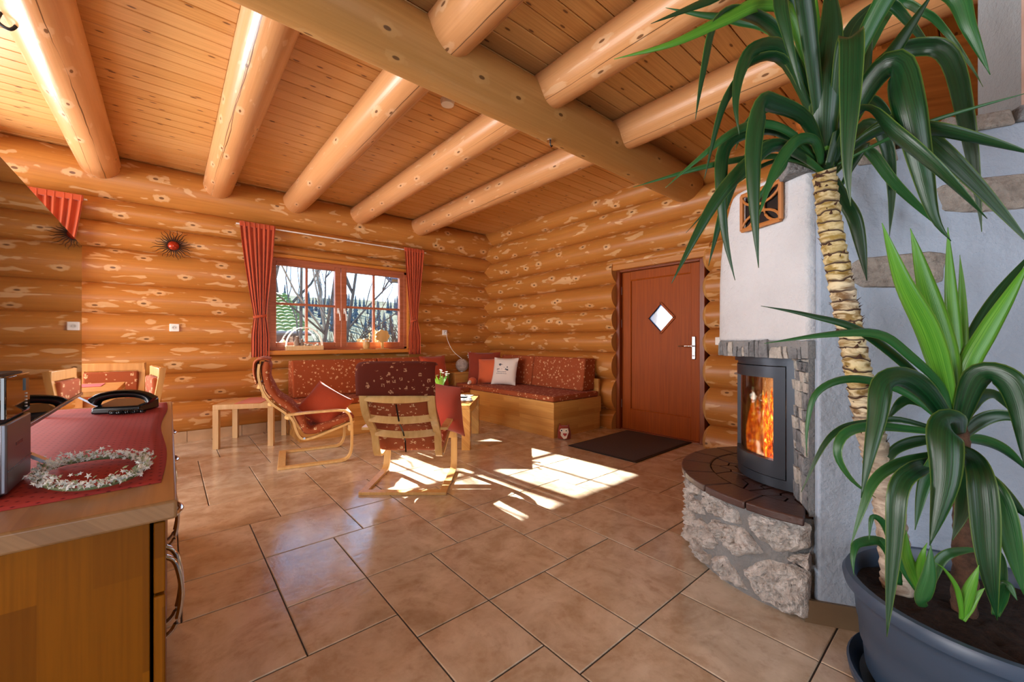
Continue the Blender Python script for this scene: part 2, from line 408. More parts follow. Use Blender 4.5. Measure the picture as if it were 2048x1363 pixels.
def cushion_mesh(name, w, h, t, mat, n=12, pinch=.06):
    """scatter cushion: flat seam square with puffed faces, standing in the local XZ plane"""
    m = MB(); front = {}; back = {}; vsn = []
    def pos(u, v, sgn):
        e = max(0, 1 - abs(u) ** 2.6) ** .55 * max(0, 1 - abs(v) ** 2.6) ** .55
        px = u * w / 2 * (1 - pinch * (1 - abs(v) ** 2) * abs(u) ** 3)
        pz = v * h / 2 * (1 - pinch * (1 - abs(u) ** 2) * abs(v) ** 3)
        return (px, sgn * (t / 2 * e + .002), pz)
    for sgn in (-1, 1):
        d = {}
        for i in range(n + 1):
            for j in range(n + 1):
                d[i, j] = len(m.v); m.v.append(pos(-1 + 2 * i / n, -1 + 2 * j / n, sgn))
        for i in range(n):
            for j in range(n):
                f = (d[i, j], d[i + 1, j], d[i + 1, j + 1], d[i, j + 1]); m.f.append(f if sgn < 0 else f[::-1]); m.m.append(0)
        if sgn < 0: front = d
        else: back = d
    edge = [(i, 0) for i in range(n)] + [(n, j) for j in range(n)] + [(n - i, n) for i in range(n)] + [(0, n - j) for j in range(n)]
    for k in range(len(edge)):
        a, b = edge[k], edge[(k + 1) % len(edge)]
        m.f.append((front[a], back[a], back[b], front[b])); m.m.append(0)
    return m.mesh(name, [mat], True)
def cushion(name, label, w, h, t, mat, loc, rz, tilt, roll=0.0, cat='cushion'):
    o = link(name, cushion_mesh(name, w, h, t, mat)); o.rotation_mode = 'XYZ'
    mt = Matrix.Translation(loc) @ Matrix.Rotation(rz, 4, 'Z') @ Matrix.Rotation(tilt, 4, 'X') @ Matrix.Rotation(roll, 4, 'Y')
    o.matrix_world = mt
    return tag(o, label, cat)

# ================================================================ the room
# ---- floor: terracotta tiles of three sizes in the repeating pattern of the photograph
floor = MB().box(-3.9, 4.75, -2.9, 6.0, -.14, -.004).build('floor', 'grout')
tag(floor, 'terracotta tiled floor with dark joints', kind='structure')
U = .1667; X0, Y0 = .2035, .3735; JO = .0055; _tc = {}
def tile(i0, i1, j0, j1):
    x0, x1, y0, y1 = X0 + i0 * U + JO / 2, X0 + i1 * U - JO / 2, Y0 + j0 * U + JO / 2, Y0 + j1 * U - JO / 2
    x0 = max(x0, -2.2); x1 = min(x1, 4.5); y0 = max(y0, -.9); y1 = min(y1, 5.74)
    if x1 - x0 < .02 or y1 - y0 < .02: return
    k = (round(x1 - x0, 4), round(y1 - y0, 4))
    if k not in _tc:
        a, b = k[0] / 2, k[1] / 2; c = .003; m = MB()
        m.rings([[(-a, -b, -.01), (a, -b, -.01), (a, b, -.01), (-a, b, -.01)], [(-a, -b, -.002), (a, -b, -.002), (a, b, -.002), (-a, b, -.002)],
                 [(-a + c, -b + c, 0), (a - c, -b + c, 0), (a - c, b - c, 0), (-a + c, b - c, 0)]])
        _tc[k] = m.mesh('floor_tile', ['tile'])
    link('tile', _tc[k], floor, loc=((x0 + x1) / 2, (y0 + y1) / 2, 0))
for a in range(-30, 31):
    for b in range(-8, 9):
        px, py = 5 + 2 * a + b, 6 - 3 * a - 11 * b
        if -20 < px < 32 and -12 < py < 38:
            tile(px - 2, px, py, py + 3); tile(px, px + 3, py, py + 3); tile(px - 2, px, py - 2, py)

# ---- logs
def log_mesh(name, L, ry, rz, seed, ends=('flat', 'flat'), mats=('log', 'cut'), n=26, wob=.012, taper=1.0):
    m = MB(); rs = []; xs = []
    k = max(6, int(L / .16))
    xs = [(L * i / k, 1.0) for i in range(k + 1)]
    if ends[0] == 'chamfer': xs = [(0.0, .74), (.05, 1.0)] + [x for x in xs if x[0] > .12]
    if ends[1] == 'chamfer': xs = [x for x in xs if x[0] < L - .12] + [(L - .05, 1.0), (L, .74)]
    for x, q in xs:
        tp = 1 + (taper - 1) * x / L
        ring = []
        for j in range(n):
            a = 2 * math.pi * j / n
            d = 1 + wob * 2.2 * noise.noise(Vector((x * .8, math.cos(a) * .8 + seed * 3.1, math.sin(a) * .8))) + wob * noise.noise(Vector((x * 3.0, math.cos(a) * 2 + seed, math.sin(a) * 2)))
            ring.append((x, math.cos(a) * ry * q * d * tp, math.sin(a) * rz * q * d * tp))
        rs.append(ring)
    m.rings(rs, capmi=1)
    if ends[0] == 'chamfer': m.m[:n] = [1] * n
    if ends[1] == 'chamfer': m.m[(len(xs) - 2) * n:(len(xs) - 1) * n] = [1] * n
    return m.mesh(name, mats, True)
def wall_log(parent, axis, a0, a1, centre, z0, z1, depth, seed, ends=('flat', 'flat'), over=1.13):
    me = log_mesh('wall_log', a1 - a0, depth, (z1 - z0) / 2 * over, seed, ends)
    zc = (z0 + z1) / 2
    if axis == 'x': return link('log', me, parent, loc=(a0, centre, zc))
    return link('log', me, parent, loc=(centre, a0, zc), rot=(0, 0, R(90)))

wall_w = struct('wall_window', 'log wall with the garden window')
ZW = [.09, .44, .75, 1.07, 1.38, 1.68, 2.03, 2.29, 2.53, 2.95]
for i in range(9):
    z0, z1 = ZW[i], ZW[i + 1]; d = .17 if i < 8 else .215
    if i in (0, 1, 7, 8): wall_log(wall_w, 'x', -4.0, 4.75, 5.78, z0, z1, d, i)
    else:
        wall_log(wall_w, 'x', -4.0, .90, 5.78, z0, z1, d, i); wall_log(wall_w, 'x', 2.74, 4.75, 5.78, z0, z1, d, i + 20)
        if i == 2: wall_log(wall_w, 'x', .88, 2.76, 5.79, .75, .97, d, 40, over=1.0)
        if i == 6: wall_log(wall_w, 'x', .88, 2.76, 5.775, 2.125, 2.29, d, 41, over=1.08)
B('plinth', 'gap', -4.0, 4.7, 5.72, 5.9, 0, .16, wall_w)
B('light_leak_backing', 'gap', -4.0, .89, 5.82, 5.9, 0, 3.0, wall_w); B('light_leak_backing', 'gap', 2.75, 4.7, 5.82, 5.9, 0, 3.0, wall_w); B('light_leak_backing', 'gap', .89, 2.75, 5.82, 5.9, 0, .94, wall_w); B('light_leak_backing', 'gap', .89, 2.75, 5.82, 5.9, 2.14, 3.0, wall_w)  # unseen backing added to stop sky light leaking between the logs
for k in range(24):
    B('skirting_tile', 'skirt', -1.6 + k * .25 + .002, -1.35 + k * .25 - .002, 5.655, 5.665, 0, .115, wall_w)

wall_d = struct('wall_door', 'log wall with the entrance door')
ZD = [-.12, .22, .615, .95, 1.225, 1.515, 1.825, 2.14, 2.45, 2.75, 3.06]
for i in range(10):
    z0, z1 = ZD[i], ZD[i + 1]; d = .20
    if i > 6: wall_log(wall_d, 'y', -2.9, 6.1, 4.40, z0, z1, d, i + 60)
    else:
        wall_log(wall_d, 'y', 3.035, 6.1, 4.40, z0, z1, d, i + 60, over=1.1)
        wall_log(wall_d, 'y', -2.9, 1.93, 4.40, z0, z1, d, i + 80, ('flat', 'chamfer'), over=1.1)
        if i == 6: wall_log(wall_d, 'y', 1.85, 3.12, 4.40, 1.99, 2.15, d * .9, 99, over=1.05)
B('light_leak_backing', 'gap', 4.43, 4.52, -2.9, 1.96, 0, 3.0, wall_d); B('light_leak_backing', 'gap', 4.43, 4.52, 3.02, 6.0, 0, 3.0, wall_d); B('light_leak_backing', 'gap', 4.43, 4.52, 1.96, 3.02, 2.0, 3.0, wall_d)  # added backing behind the logs, blocks daylight beside the door
B('header_board', 'log', 4.225, 4.42, 1.88, 3.10, 1.975, 2.045, wall_d, .008)
B('plinth', 'skirt', 4.31, 4.5, 3.04, 5.7, 0, .07, wall_d)
B('plinth', 'skirt', 4.31, 4.5, -1, 1.93, 0, .07, wall_d)

wl = MB().box(-4.0, -3.85, -2.95, 6.0, 0, 3.0).build('wall_left', 'board'); tag(wl, 'timber wall outside the view on the left', kind='structure')
wr = MB().box(-4.0, 4.75, -2.95, -2.8, 0, 3.0).build('wall_rear', 'board'); tag(wr, 'timber wall behind the viewer', kind='structure')

# ---- ceiling: tongue and groove boards, every board a piece
ceil = MB().box(-4.0, 4.75, -2.95, 6.1, 2.968, 3.15).build('ceiling', 'gap')
tag(ceil, 'pine board ceiling', kind='structure')
PB = .1325
bm_ = MB(); w = PB - .005; L = 4.25
bm_.rings([[(0, -w / 2, .02), (0, w / 2, .02), (0, w / 2, .006), (0, w / 2 - .004, 0), (0, -w / 2 + .004, 0), (0, -w / 2, .006)],
           [(L, -w / 2, .02), (L, w / 2, .02), (L, w / 2, .006), (L, w / 2 - .004, 0), (L, -w / 2 + .004, 0), (L, -w / 2, .006)]])
board_me = bm_.mesh('ceiling_board', ['board'])
for k in range(-22, 29):
    y = 1.912 + (k + .5) * PB
    if y > 5.72: continue
    o = link('plank', board_me, ceil, loc=(-3.95, y, 2.95)); o.scale.x = 1.0
    link('plank', board_me, ceil, loc=(.302, y, 2.95))

# ---- round joists and the main beam
JO_ = [(-1.42, .14), (-.515, .152), (.42, .135), (1.20, .138), (2.0, .128), (2.9, .132)]
names = {-.515: 'leftmost round log joist with long drying cracks under the ceiling', .42: 'second round log joist from the left under the ceiling',
         1.20: 'middle round log joist left of the smoke detector', 2.0: 'round log joist right of the smoke detector', 2.9: 'round log joist nearest the door wall'}
for i, (x, r) in enumerate(JO_):
    me = log_mesh('joist', 8.5, r, r, 120 + i, ('flat', 'flat'), ('joist', 'cut'), 28, .014)
    o = link('ceiling_joist', me, loc=(x, -2.78, 2.828), rot=(0, 0, R(90)))
    tag(o, names.get(x, 'round log joist left of the picture edge %d' % i if False else 'round log joist beyond the left picture edge'), 'beam', 'round ceiling joists')
me = log_mesh('beam', 8.05, .17, .17, 150, ('flat', 'flat'), ('beam', 'cut'), 36, .012)
tag(link('main_beam', me, loc=(-3.8, 2.09, 2.755)), 'thick round main beam running across under the joists', 'beam')

# ---- window
win = struct('window_1', 'two-casement wooden window with glazing bars')
fr = MB()
x0, x1, z0, z1 = .90, 2.725, .985, 2.125
fr.box(x0, x0 + .045, 5.655, 5.76, z0, z1).box(x1 - .045, x1, 5.655, 5.76, z0, z1).box(x0, x1, 5.655, 5.76, z1 - .04, z1).box(x0, x1, 5.655, 5.76, z0, z0 + .035)
fr.build('frame', 'winframe', win, bevel=.004)
B('reveal', 'sill', x0 - .02, x0 + .004, 5.60, 5.665, z0, z1 + .02, win); B('reveal', 'sill', x1 - .004, x1 + .03, 5.585, 5.665, z0, z1 + .02, win)
B('head_board', 'sill', x0 - .02, x1 + .03, 5.575, 5.70, z1, z1 + .035, win, .004)
B('sill', 'sill', .86, 2.775, 5.49, 5.76, .932, .984, win, .008)
def casement(xa, xb, handle_x, hs):
    f = .072; s = MB()
    za, zb = 1.012, 2.095
    s.box(xa, xa + f, 5.665, 5.735, za, zb).box(xb - f, xb, 5.665, 5.735, za, zb).box(xa + f, xb - f, 5.665, 5.735, za, za + f).box(xa + f, xb - f, 5.665, 5.735, zb - f * .75, zb)
    so = s.build('sash', 'winframe', win, bevel=.006)
    xm = (xa + xb) / 2; zm = 1.565
    B('glazing_bar', 'winframe', xm - .014, xm + .014, 5.68, 5.725, za + f, zb - f * .75, so, .003)
    B('glazing_bar', 'winframe', xa + f, xb - f, 5.682, 5.723, zm - .014, zm + .014, so, .003)
    for (a, b) in ((xa + f, xm - .014), (xm + .014, xb - f)):
        for (c, d) in ((za + f, zm - .014), (zm + .014, zb - f * .75)):
            B('pane', 'glass', a, b, 5.700, 5.704, c, d, so)
    h = MB().box(handle_x - .014, handle_x + .014, 5.655, 5.667, 1.47, 1.54)
    h.tube([(handle_x, 5.66, 1.505), (handle_x, 5.625, 1.505)], .008, 8)
    h.tube(smooth_path([(handle_x, 5.625, 1.51), (handle_x + hs * .012, 5.622, 1.44), (handle_x + hs * .018, 5.628, 1.375)], 4), .009, 8)
    h.build('handle', 'white', win, True)
casement(.935, 1.772, 1.735, 1); casement(1.778, 2.69, 1.818, 1)

# ---- entrance door
door = struct('door_1', 'reddish wooden entrance door with a diamond pane')
B('jamb', 'doorframe', 4.30, 4.44, 2.985, 3.04, 0, 2.0, door, .004); B('jamb', 'doorframe', 4.31, 4.44, 1.935, 1.99, 0, 2.0, door, .004)
B('jamb_head', 'doorframe', 4.31, 4.44, 1.99, 2.985, 1.957, 2.0, door, .004)
leaf = struct('leaf', 'door leaf'); del leaf['kind']; del leaf['label']; leaf.parent = door
B('stile', 'door', 4.358, 4.405, 2.868, 2.983, .006, 1.955, leaf, .003); B('stile', 'door', 4.358, 4.405, 1.992, 2.105, .006, 1.955, leaf, .003)
B('rail', 'door', 4.358, 4.405, 2.105, 2.868, .006, .258, leaf, .003); B('rail', 'door', 4.358, 4.405, 2.105, 2.868, 1.85, 1.955, leaf, .003)
cy, cz, hy, hz = 2.468, 1.368, .17, .178
# panel with a diamond hole
pn = MB()
sq = [(2.105, .258), (2.868, .258), (2.868, 1.85), (2.105, 1.85)]
di = [(cy, cz - hz), (cy + hy, cz), (cy, cz + hz), (cy - hy, cz)]
mids = [(cy, .258), (2.868, cz), (cy, 1.85), (2.105, cz)]
for X in (4.372, 4.395):
    V = [(X, *p) for p in sq + mids + di]
    pn.add(V, [(0, 4, 8, 11, 7), (4, 1, 5, 9, 8), (5, 2, 6, 10, 9), (6, 3, 7, 11, 10)])
pn.build('panel', 'door', leaf)
mo = MB()
for a, b in zip(sq, sq[1:] + sq[:1]):
    mo.tube([(4.366, *a), (4.366, *b)], .011, 6)
mo.build('moulding', 'door', leaf, True)
dm = MB()
for a, b in zip(di, di[1:] + di[:1]): dm.strip([(4.368, *a), (4.368, *b)], (1, 0, 0), .02, .024)
dm.build('diamond_frame', 'door', leaf)
def frosted():
    m, nt, b, o = newmat('frosted_pane'); t = nd(nt, 'ShaderNodeTexCoord').outputs['Object']
    s = SEP(nt, t)
    n = NOI(nt, XYZ(nt, s[0], M(nt, 'MULTIPLY', s[1], 5.0), s[2]), 4.0, 3.0)
    tr = nd(nt, 'ShaderNodeBsdfTranslucent', {0: MX(nt, MR(nt, n, .35, .65), lin('#33424E'), lin('#7E92A6'))})
    gl = nd(nt, 'ShaderNodeBsdfGlossy', {0: (1, 1, 1, 1), 'Roughness': .15})
    mx = nd(nt, 'ShaderNodeMixShader', {0: .12, 1: tr.outputs[0], 2: gl.outputs[0]}); nt.links.new(mx.outputs[0], o.inputs[0]); return m
MAT['frost'] = frosted()
MB().add([(4.38, *p) for p in di] + [(4.384, *p) for p in di], [(0, 1, 2, 3), (7, 6, 5, 4), (0, 4, 5, 1), (1, 5, 6, 2), (2, 6, 7, 3), (3, 7, 4, 0)]).build('diamond_pane', 'frost', leaf)
hp = MB().box(4.345, 4.358, 2.05, 2.09, .90, 1.15).build('lock_plate', 'silver', leaf, bevel=.005)
hm = MB(); hm.tube([(4.35, 2.07, 1.045), (4.295, 2.07, 1.045)], .009, 8)
hm.tube(smooth_path([(4.30, 2.068, 1.045), (4.293, 2.10, 1.045), (4.293, 2.18, 1.045), (4.295, 2.215, 1.042)], 4), .0085, 8); hm.build('lever', 'chrome', leaf, True)
MB().tube([(4.34, 2.07, .94), (4.35, 2.07, .94)], .009, 10).build('lock_cylinder', 'chrome', leaf, True)
for z in (.27, 1.27, 1.68): MB().tube([(4.345, 2.99, z), (4.345, 2.99, z + .1)], .008, 8).build('hinge', 'silver', door, True)
B('threshold', 'doorframe', 4.33, 4.45, 1.94, 3.03, 0, .012, door)
# shallow porch behind the door so the pane is lit from outdoors only

# ================================================================ sideboard on the left and what stands on it
sb = thing('sideboard', 'long beech sideboard with bow handles in the left foreground', 'sideboard', (-.27, 2.1, 0))
def P_(name, mat, x0, x1, y0, y1, z0, z1, par, bevel=.0, ox=-.27, oy=2.1, seg=2):
    return B(name, mat, x0 - ox, x1 - ox, y0 - oy, y1 - oy, z0, z1, par, bevel, seg)
P_('worktop', 'worktop', -.60, .014, 1.160, 3.075, .708, .75, sb, .006)
P_('carcass', 'board_end', -.585, -.032, 1.180, 3.06, .06, .708, sb, .002)
P_('plinth', 'gap', -.56, -.06, 1.22, 3.04, 0, .06, sb)
def bow(yc, zc, ln, vert, par):
    m = MB(); h = ln / 2
    if vert: path = [(.262, yc - 2.1, zc - h), (.285, yc - 2.1, zc - h * .75), (.297, yc - 2.1, zc), (.285, yc - 2.1, zc + h * .75), (.262, yc - 2.1, zc + h)]
    else: path = [(.262, yc - 2.1 - h, zc), (.285, yc - 2.1 - h * .75, zc), (.297, yc - 2.1, zc), (.285, yc - 2.1 + h * .75, zc), (.262, yc - 2.1 + h, zc)]
    m.tube(smooth_path(path, 5), .0065, 8); m.build('handle', 'chrome', par, True, loc=-par.location)
for k in range(3):
    ya = 1.182 + k * .628; yb = ya + .622
    d = P_('drawer_front', 'board_end', -.026, -.006, ya, yb, .545, .700, sb, .003); d_ = sb
    bow((ya + yb) / 2, .625, .13, False, d)
    for q, (c, e) in enumerate(((ya, (ya + yb) / 2 - .002), ((ya + yb) / 2 + .002, yb))):
        df = P_('door_front', 'board_end', -.026, -.006, c, e, .065, .538, sb, .003)
        bow((ya + yb) / 2 + (-.035 if q == 0 else .035), .40, .22, True, df)
def cloth_mat():
    m, nt, b, o = newmat('dotted_red_cloth'); t = nd(nt, 'ShaderNodeTexCoord').outputs['Object']
    s = SEP(nt, t)
    rot = XYZ(nt, M(nt, 'ADD', s[0], s[1]), M(nt, 'SUBTRACT', s[0], s[1]), 0.0)
    v = nd(nt, 'ShaderNodeTexVoronoi', {'Vector': rot, 'Scale': 28.0, 'Randomness': 0.0}, voronoi_dimensions='2D', distance='CHEBYCHEV').outputs['Distance']
    c = MX(nt, MR(nt, v, .16, .10), lin('#A03A36'), lin('#6A1B22'))
    setc(nt, b, 'Base Color', c); b.inputs['Roughness'].default_value = .8; b.inputs['Specular IOR Level'].default_value = .2; b.inputs['Sheen Weight'].default_value = .0
    bump(nt, b, NOI(nt, t, 300.0, 1.0), .1, .002); return m
MAT['dotcloth'] = cloth_mat()
m = MB(); nx, ny = 16, 60; idx = {}
for i in range(nx + 1):
    for j in range(ny + 1):
        u, v = i / nx, j / ny
        x = -.56 + u * (.545 + .01 * math.sin(v * 9)); y = 1.318 + v * 1.69 + .006 * math.sin(u * 8)
        z = .7535 + .0022 * max(0, noise.noise(Vector((x * 3, y * 38, 0)))) * (u ** 3) + .0014 * noise.noise(Vector((x * 9, y * 9, 4)))
        if j == 0: z = .7518
        idx[i, j] = len(m.v); m.v.append((x, y, z))
for i in range(nx):
    for j in range(ny): m.f.append((idx[i, j], idx[i + 1, j], idx[i + 1, j + 1], idx[i, j + 1])); m.m.append(0)
ru = m.build('table_runner', 'dotcloth', smooth=True); so_ = ru.modifiers.new('solid', 'SOLIDIFY'); so_.thickness = .002; so_.offset = -1
tag(ru, 'dusty red dotted runner lying on the sideboard', 'table runner')

# ---- television
tv = thing('television', 'black flat television standing on the sideboard, seen edge-on', 'television', (-.33, 2.225, .7535))
def screen_mat():
    m, nt, b, o = newmat('television_glass'); b.inputs['Base Color'].default_value = (.006, .006, .008, 1); b.inputs['Roughness'].default_value = .02
    b.inputs['IOR'].default_value = 1.75; b.inputs['Specular IOR Level'].default_value = .7
    n = NOI(nt, nd(nt, 'ShaderNodeTexCoord').outputs['Object'], 2.0); setc(nt, b, 'Roughness', MR(nt, n, 0, 1, .015, .03)); return m
MAT['screen'] = screen_mat()
MB().box(-.035, .004, -.635, .635, .085, .815).build('housing', 'black', tv, bevel=.003)
MB().box(.004, .0065, -.628, .628, .098, .808).build('screen', 'screen', tv)
MB().box(.0045, .010, -.635, .635, .085, .097).build('bottom_bezel', 'silver', tv, bevel=.001)
for s in (-1, 1):
    f = MB(); y = s * .575
    f.strip([(-.01, y, .09), (.10, y - .01, .006)], (0, 1, 0), .026, .008); f.build('foot', 'silver', tv)
    f = MB(); f.strip([(-.01, y, .09), (-.12, y - .01, .006)], (0, 1, 0), .026, .008); f.build('foot', 'silver', tv)

# ---- compact stereo
st = thing('stereo', 'black and silver upright compact stereo at the left picture edge', 'stereo', (-.40, 1.49, .7535))
MB().box(-.10, .118, -.10, .10, 0, .272).build('body', 'blackmatt', st, bevel=.006)
MB().box(.118, .130, -.10, .10, .010, .165).build('front_panel', plain('dark_silver', '#74767E', .35, .8, .05), st, bevel=.004)
MB().box(.118, .1285, -.10, .10, .172, .268).build('display_glass', 'screen', st, bevel=.003)
MB().box(.130, .1315, -.098, .098, .058, .0605).build('panel_groove', 'black', st)
MB().box(.1285, .131, .045, .075, .225, .255).build('display_window', 'black', st)
for k in range(5): MB().tube([(.128, .062, .185 + k * .008), (.1305, .062, .185 + k * .008)], .002, 8).build('button', 'white', st)
MB().box(.130, .1308, -.035, .02, .105, .112).build('badge', 'black', st)

# ---- wreath of small white blossoms
wr_ = thing('blossom_wreath', 'wreath of tiny white dried blossoms on the red runner', 'wreath', (-.147, 1.49, .757))
m = MB(); rg = random.Random(5); st_ = MB()
loop = []
for k in range(72):
    a = 2 * math.pi * k / 72; loop.append(Vector((.098 * math.cos(a) - .02 * math.sin(a), .16 * math.sin(a) + .01 * math.cos(2 * a), .008)))
st_.tube(loop, .0035, 6, closed=True); st_.build('stem_ring', plain('dry_stem', '#5F6B48', .8), wr_, True)
for k in range(850):
    a = rg.random() * 2 * math.pi; r = rg.gauss(0, .008)
    c = Vector(((.098 + r) * math.cos(a) - .02 * math.sin(a), (.16 + r) * math.sin(a) + .01 * math.cos(2 * a), .010 + abs(rg.gauss(0, .011))))
    s = rg.uniform(.003, .0062); n_ = Vector((rg.uniform(-1, 1), rg.uniform(-1, 1), rg.uniform(0, 1))).normalized(); u = n_.orthogonal().normalized(); w_ = n_.cross(u)
    vv = [c + n_ * s * .4] + [c + (u * math.cos(q) + w_ * math.sin(q)) * s * (1.3 if i_ % 2 else .55) for i_, q in enumerate([math.pi * i / 5 for i in range(10)])]
    m.add(vv, [(0, i, i % 10 + 1) for i in range(1, 11)], 0 if rg.random() < .8 else 1)
tag(m.build('blossoms', [plain('dry_blossom', '#DDE0DA', .9), plain('dry_leaf', '#8F9A76', .9)], wr_), kind='stuff')

# ---- telephone
ph = thing('telephone', 'black corded desk telephone at the far end of the red runner', 'telephone', (-.165, 2.76, .7545), R(-24))
m = MB(); m.rings([[(-.09, -.085, 0), (.10, -.085, 0), (.10, .09, 0), (-.09, .09, 0)], [(-.088, -.083, .030), (.098, -.083, .036), (.098, .088, .055), (-.088, .088, .055)]]); m.build('base', 'black', ph, bevel=.008, seg=3)
hs = MB(); pth = smooth_path([(-.105, -.03, .052), (-.08, -.03, .074), (-.02, -.03, .088), (.05, -.03, .088), (.10, -.03, .074), (.125, -.03, .052)], 5)
hs.tube(pth, lambda t: .019 + .009 * abs(2 * t - 1) ** 3, 12); hs.build('handset', 'black', ph, True)
cd = MB(); coil = []
for k in range(150):
    t = k / 149; a = t * 2 * math.pi * 18
    base = Vector((0, -.105 - .012 * math.sin(t * 5), .012))
    coil.append(base + Vector((.0 + .13 * t, .009 * math.cos(a) - .012, .009 * math.sin(a) * .9)))
cd.tube(coil, .0026, 5); cd.build('coiled_cord', 'black', ph, True)
MB().box(-.05, .02, -.07, -.045, .026, .030).build('display', 'screen', ph)

# ================================================================ bentwood armchairs
def armchair(label, loc, rz, flap_mat='fabricdark'):
    t = thing('bentwood_armchair', label, 'armchair', loc, rz)
    seat = smooth_path([(-.14, .905), (-.146, .805), (-.115, .669), (-.052, .567), (.055, .471), (.11, .404), (.132, .326), (.16, .259), (.199, .232), (.268, .236), (.42, .285), (.567, .335), (.617, .350)], 4)
    armp = [(.0, .011), (.30, .011), (.50, .011)] + [(.50 + .082 * math.sin(a), .095 - .084 * math.cos(a)) for a in [R(20 * k) for k in range(1, 5)]] + \
           [(.588, .12), (.590, .22), (.588, .33), (.580, .395), (.560, .437), (.525, .463), (.47, .472), (.33, .472), (.20, .470), (.06, .462)]
    for s in (-1, 1):
        MB().strip([(s * .287, u, z) for u, z in armp], (1, 0, 0), .052, .019).build('arm_and_leg', 'bent', t, True)
        MB().strip([(s * .232, p[0], p[1]) for p in seat], (1, 0, 0), .05, .019).build('seat_rail', 'bent', t, True)
        MB().tube([(s * .258, .20, .24), (s * .262, .20, .24)], .009, 8).build('bolt_head', 'silver', t)
    MB().box(-.312, .312, -.005, .055, .0, .021).build('floor_crossbar', 'bent', t, bevel=.003)
    MB().box(-.31, .31, .56, .585, .275, .33).build('front_crossbar', 'bent', t, bevel=.003)
    for u, z, tilt in ((-.128, .715, 15), (-.045, .56, 40), (.088, .43, 48)):
        pth = [(x, u - .03 * (1 - (x / .22) ** 2), z - .012 * (1 - (x / .22) ** 2)) for x in [-.22 + .044 * k for k in range(11)]]
        a = R(tilt); MB().strip(pth, (0, math.sin(R(90 - tilt)) * .0 + -math.sin(R(tilt)) * .0 + .35, .94), .05, .012).build('back_slat', 'bent', t, True)
    # one long pad over back and seat
    cl_ = smooth_path([(-.088, .925), (-.095, .80), (-.062, .68), (.0, .59), (.10, .50), (.168, .415), (.198, .335), (.235, .295), (.30, .297), (.45, .345), (.615, .395)], 5)
    m = MB(); rs = []; K = len(cl_)
    for i, p in enumerate(cl_):
        a, b = cl_[max(i - 1, 0)], cl_[min(i + 1, K - 1)]; tg = Vector((b[0] - a[0], b[1] - a[1], 0)).normalized(); nn = Vector((tg[1], -tg[0], 0))
        f = i / (K - 1); th = .036 * (1 - .55 * max(0, (f - .93) / .07) - .5 * max(0, (.04 - f) / .04)) * (1 + .12 * math.sin(f * 40))
        rs.append([(math.copysign(abs(math.cos(q)) ** .35, math.cos(q)) * .252, p[0] + nn[0] * th * math.copysign(abs(math.sin(q)) ** .6, math.sin(q)), p[1] + nn[1] * th * math.copysign(abs(math.sin(q)) ** .6, math.sin(q))) for q in [2 * math.pi * j / 20 for j in range(20)]])
    m.rings(rs); m.build('seat_pad', 'fabric', t, True)
    fl = smooth_path([(-.065, .935), (-.12, .948), (-.168, .925), (-.178, .86), (-.172, .80), (-.160, .735)], 4); m = MB(); rs = []
    for i, p in enumerate(fl):
        a, b = fl[max(i - 1, 0)], fl[min(i + 1, len(fl) - 1)]; tg = Vector((b[0] - a[0], b[1] - a[1], 0)).normalized(); nn = Vector((tg[1], -tg[0], 0)); th = .014 if i < len(fl) - 1 else .006
        rs.append([(math.copysign(abs(math.cos(q)) ** .35, math.cos(q)) * .268, p[0] + nn[0] * th * math.sin(q), p[1] + nn[1] * th * math.sin(q)) for q in [2 * math.pi * j / 16 for j in range(16)]])
    m.rings(rs); m.build('head_flap', flap_mat, t, True)
    MB().tube([(x, -.162 - .0, .735) for x in (-.268, .268)], .004, 6).build('piping', 'fabricdark', t)
    MB().strip([(0, -.155, .67), (0, -.075, .53), (0, .02, .45), (0, .08, .37), (0, .10, .28)], (1, 0, 0), .010, .003).build('strap', 'black', t)
    return t
armchair('bentwood armchair in side view with rust patterned pad, beside the low white table', (.768, 4.205, 0), math.atan2(-.98, -.2), 'fabric')
armchair('bentwood armchair seen from behind in the middle of the room', (1.27, 2.707, 0), math.atan2(-.647, .763))
cushion('scatter_cushion', 'brick red cushion lying on the armchair in side view', .38, .38, .15, 'red', (1.13, 4.10, .485), R(-12), R(-32), R(38))
cushion('scatter_cushion', 'brick red cushion poking out at the right of the armchair seen from behind', .42, .42, .12, 'darkred', (1.72, 2.90, .555), R(-75), R(14), R(6))

# ================================================================ low tables
def low_table(label, loc, rz, w, d, h, leg, top, mat, cat='table', name='side_table'):
    t = thing(name, label, cat, loc, rz)
    MB().box(-w / 2, w / 2, -d / 2, d / 2, h - top, h).build('table_top', mat, t, bevel=.003)
    for sx in (-1, 1):
        for sy in (-1, 1):
            cx, cy = sx * (w / 2 - leg / 2), sy * (d / 2 - leg / 2)
            MB().box(cx - leg / 2, cx + leg / 2, cy - leg / 2, cy + leg / 2, 0, h - top).build('leg', mat, t, bevel=.002)
    return t
low_table('square low table in pale birch left of the side-view armchair', (.70, 5.215, 0), R(-25), .55, .55, .45, .052, .05, 'lightwood')
rn = MB().box(-.12, .12, -.24, .24, 0, .003).build('orange_cloth', 'orange', loc=(.72, 5.20, .4505), rot=(0, 0, R(-25))); tag(rn, 'orange cloth strip lying on the pale low table', 'cloth')
def owl_outline(): return [(-.06, 0), (.06, 0), (.072, .05), (.06, .11), (.068, .16), (.055, .19), (.045, .165), (0, .17), (-.045, .165), (-.055, .19), (-.068, .16), (-.06, .11), (-.072, .05)]
ow = MB().prism(owl_outline(), -.015, .015, mat=Matrix.Rotation(R(90), 4, 'X')).build('wooden_owl', 'bent', bevel=.004, loc=(.86, 5.26, .4545), rot=(0, 0, R(-30))); tag(ow, 'cut-out wooden owl figure standing on the pale low table', 'figurine')
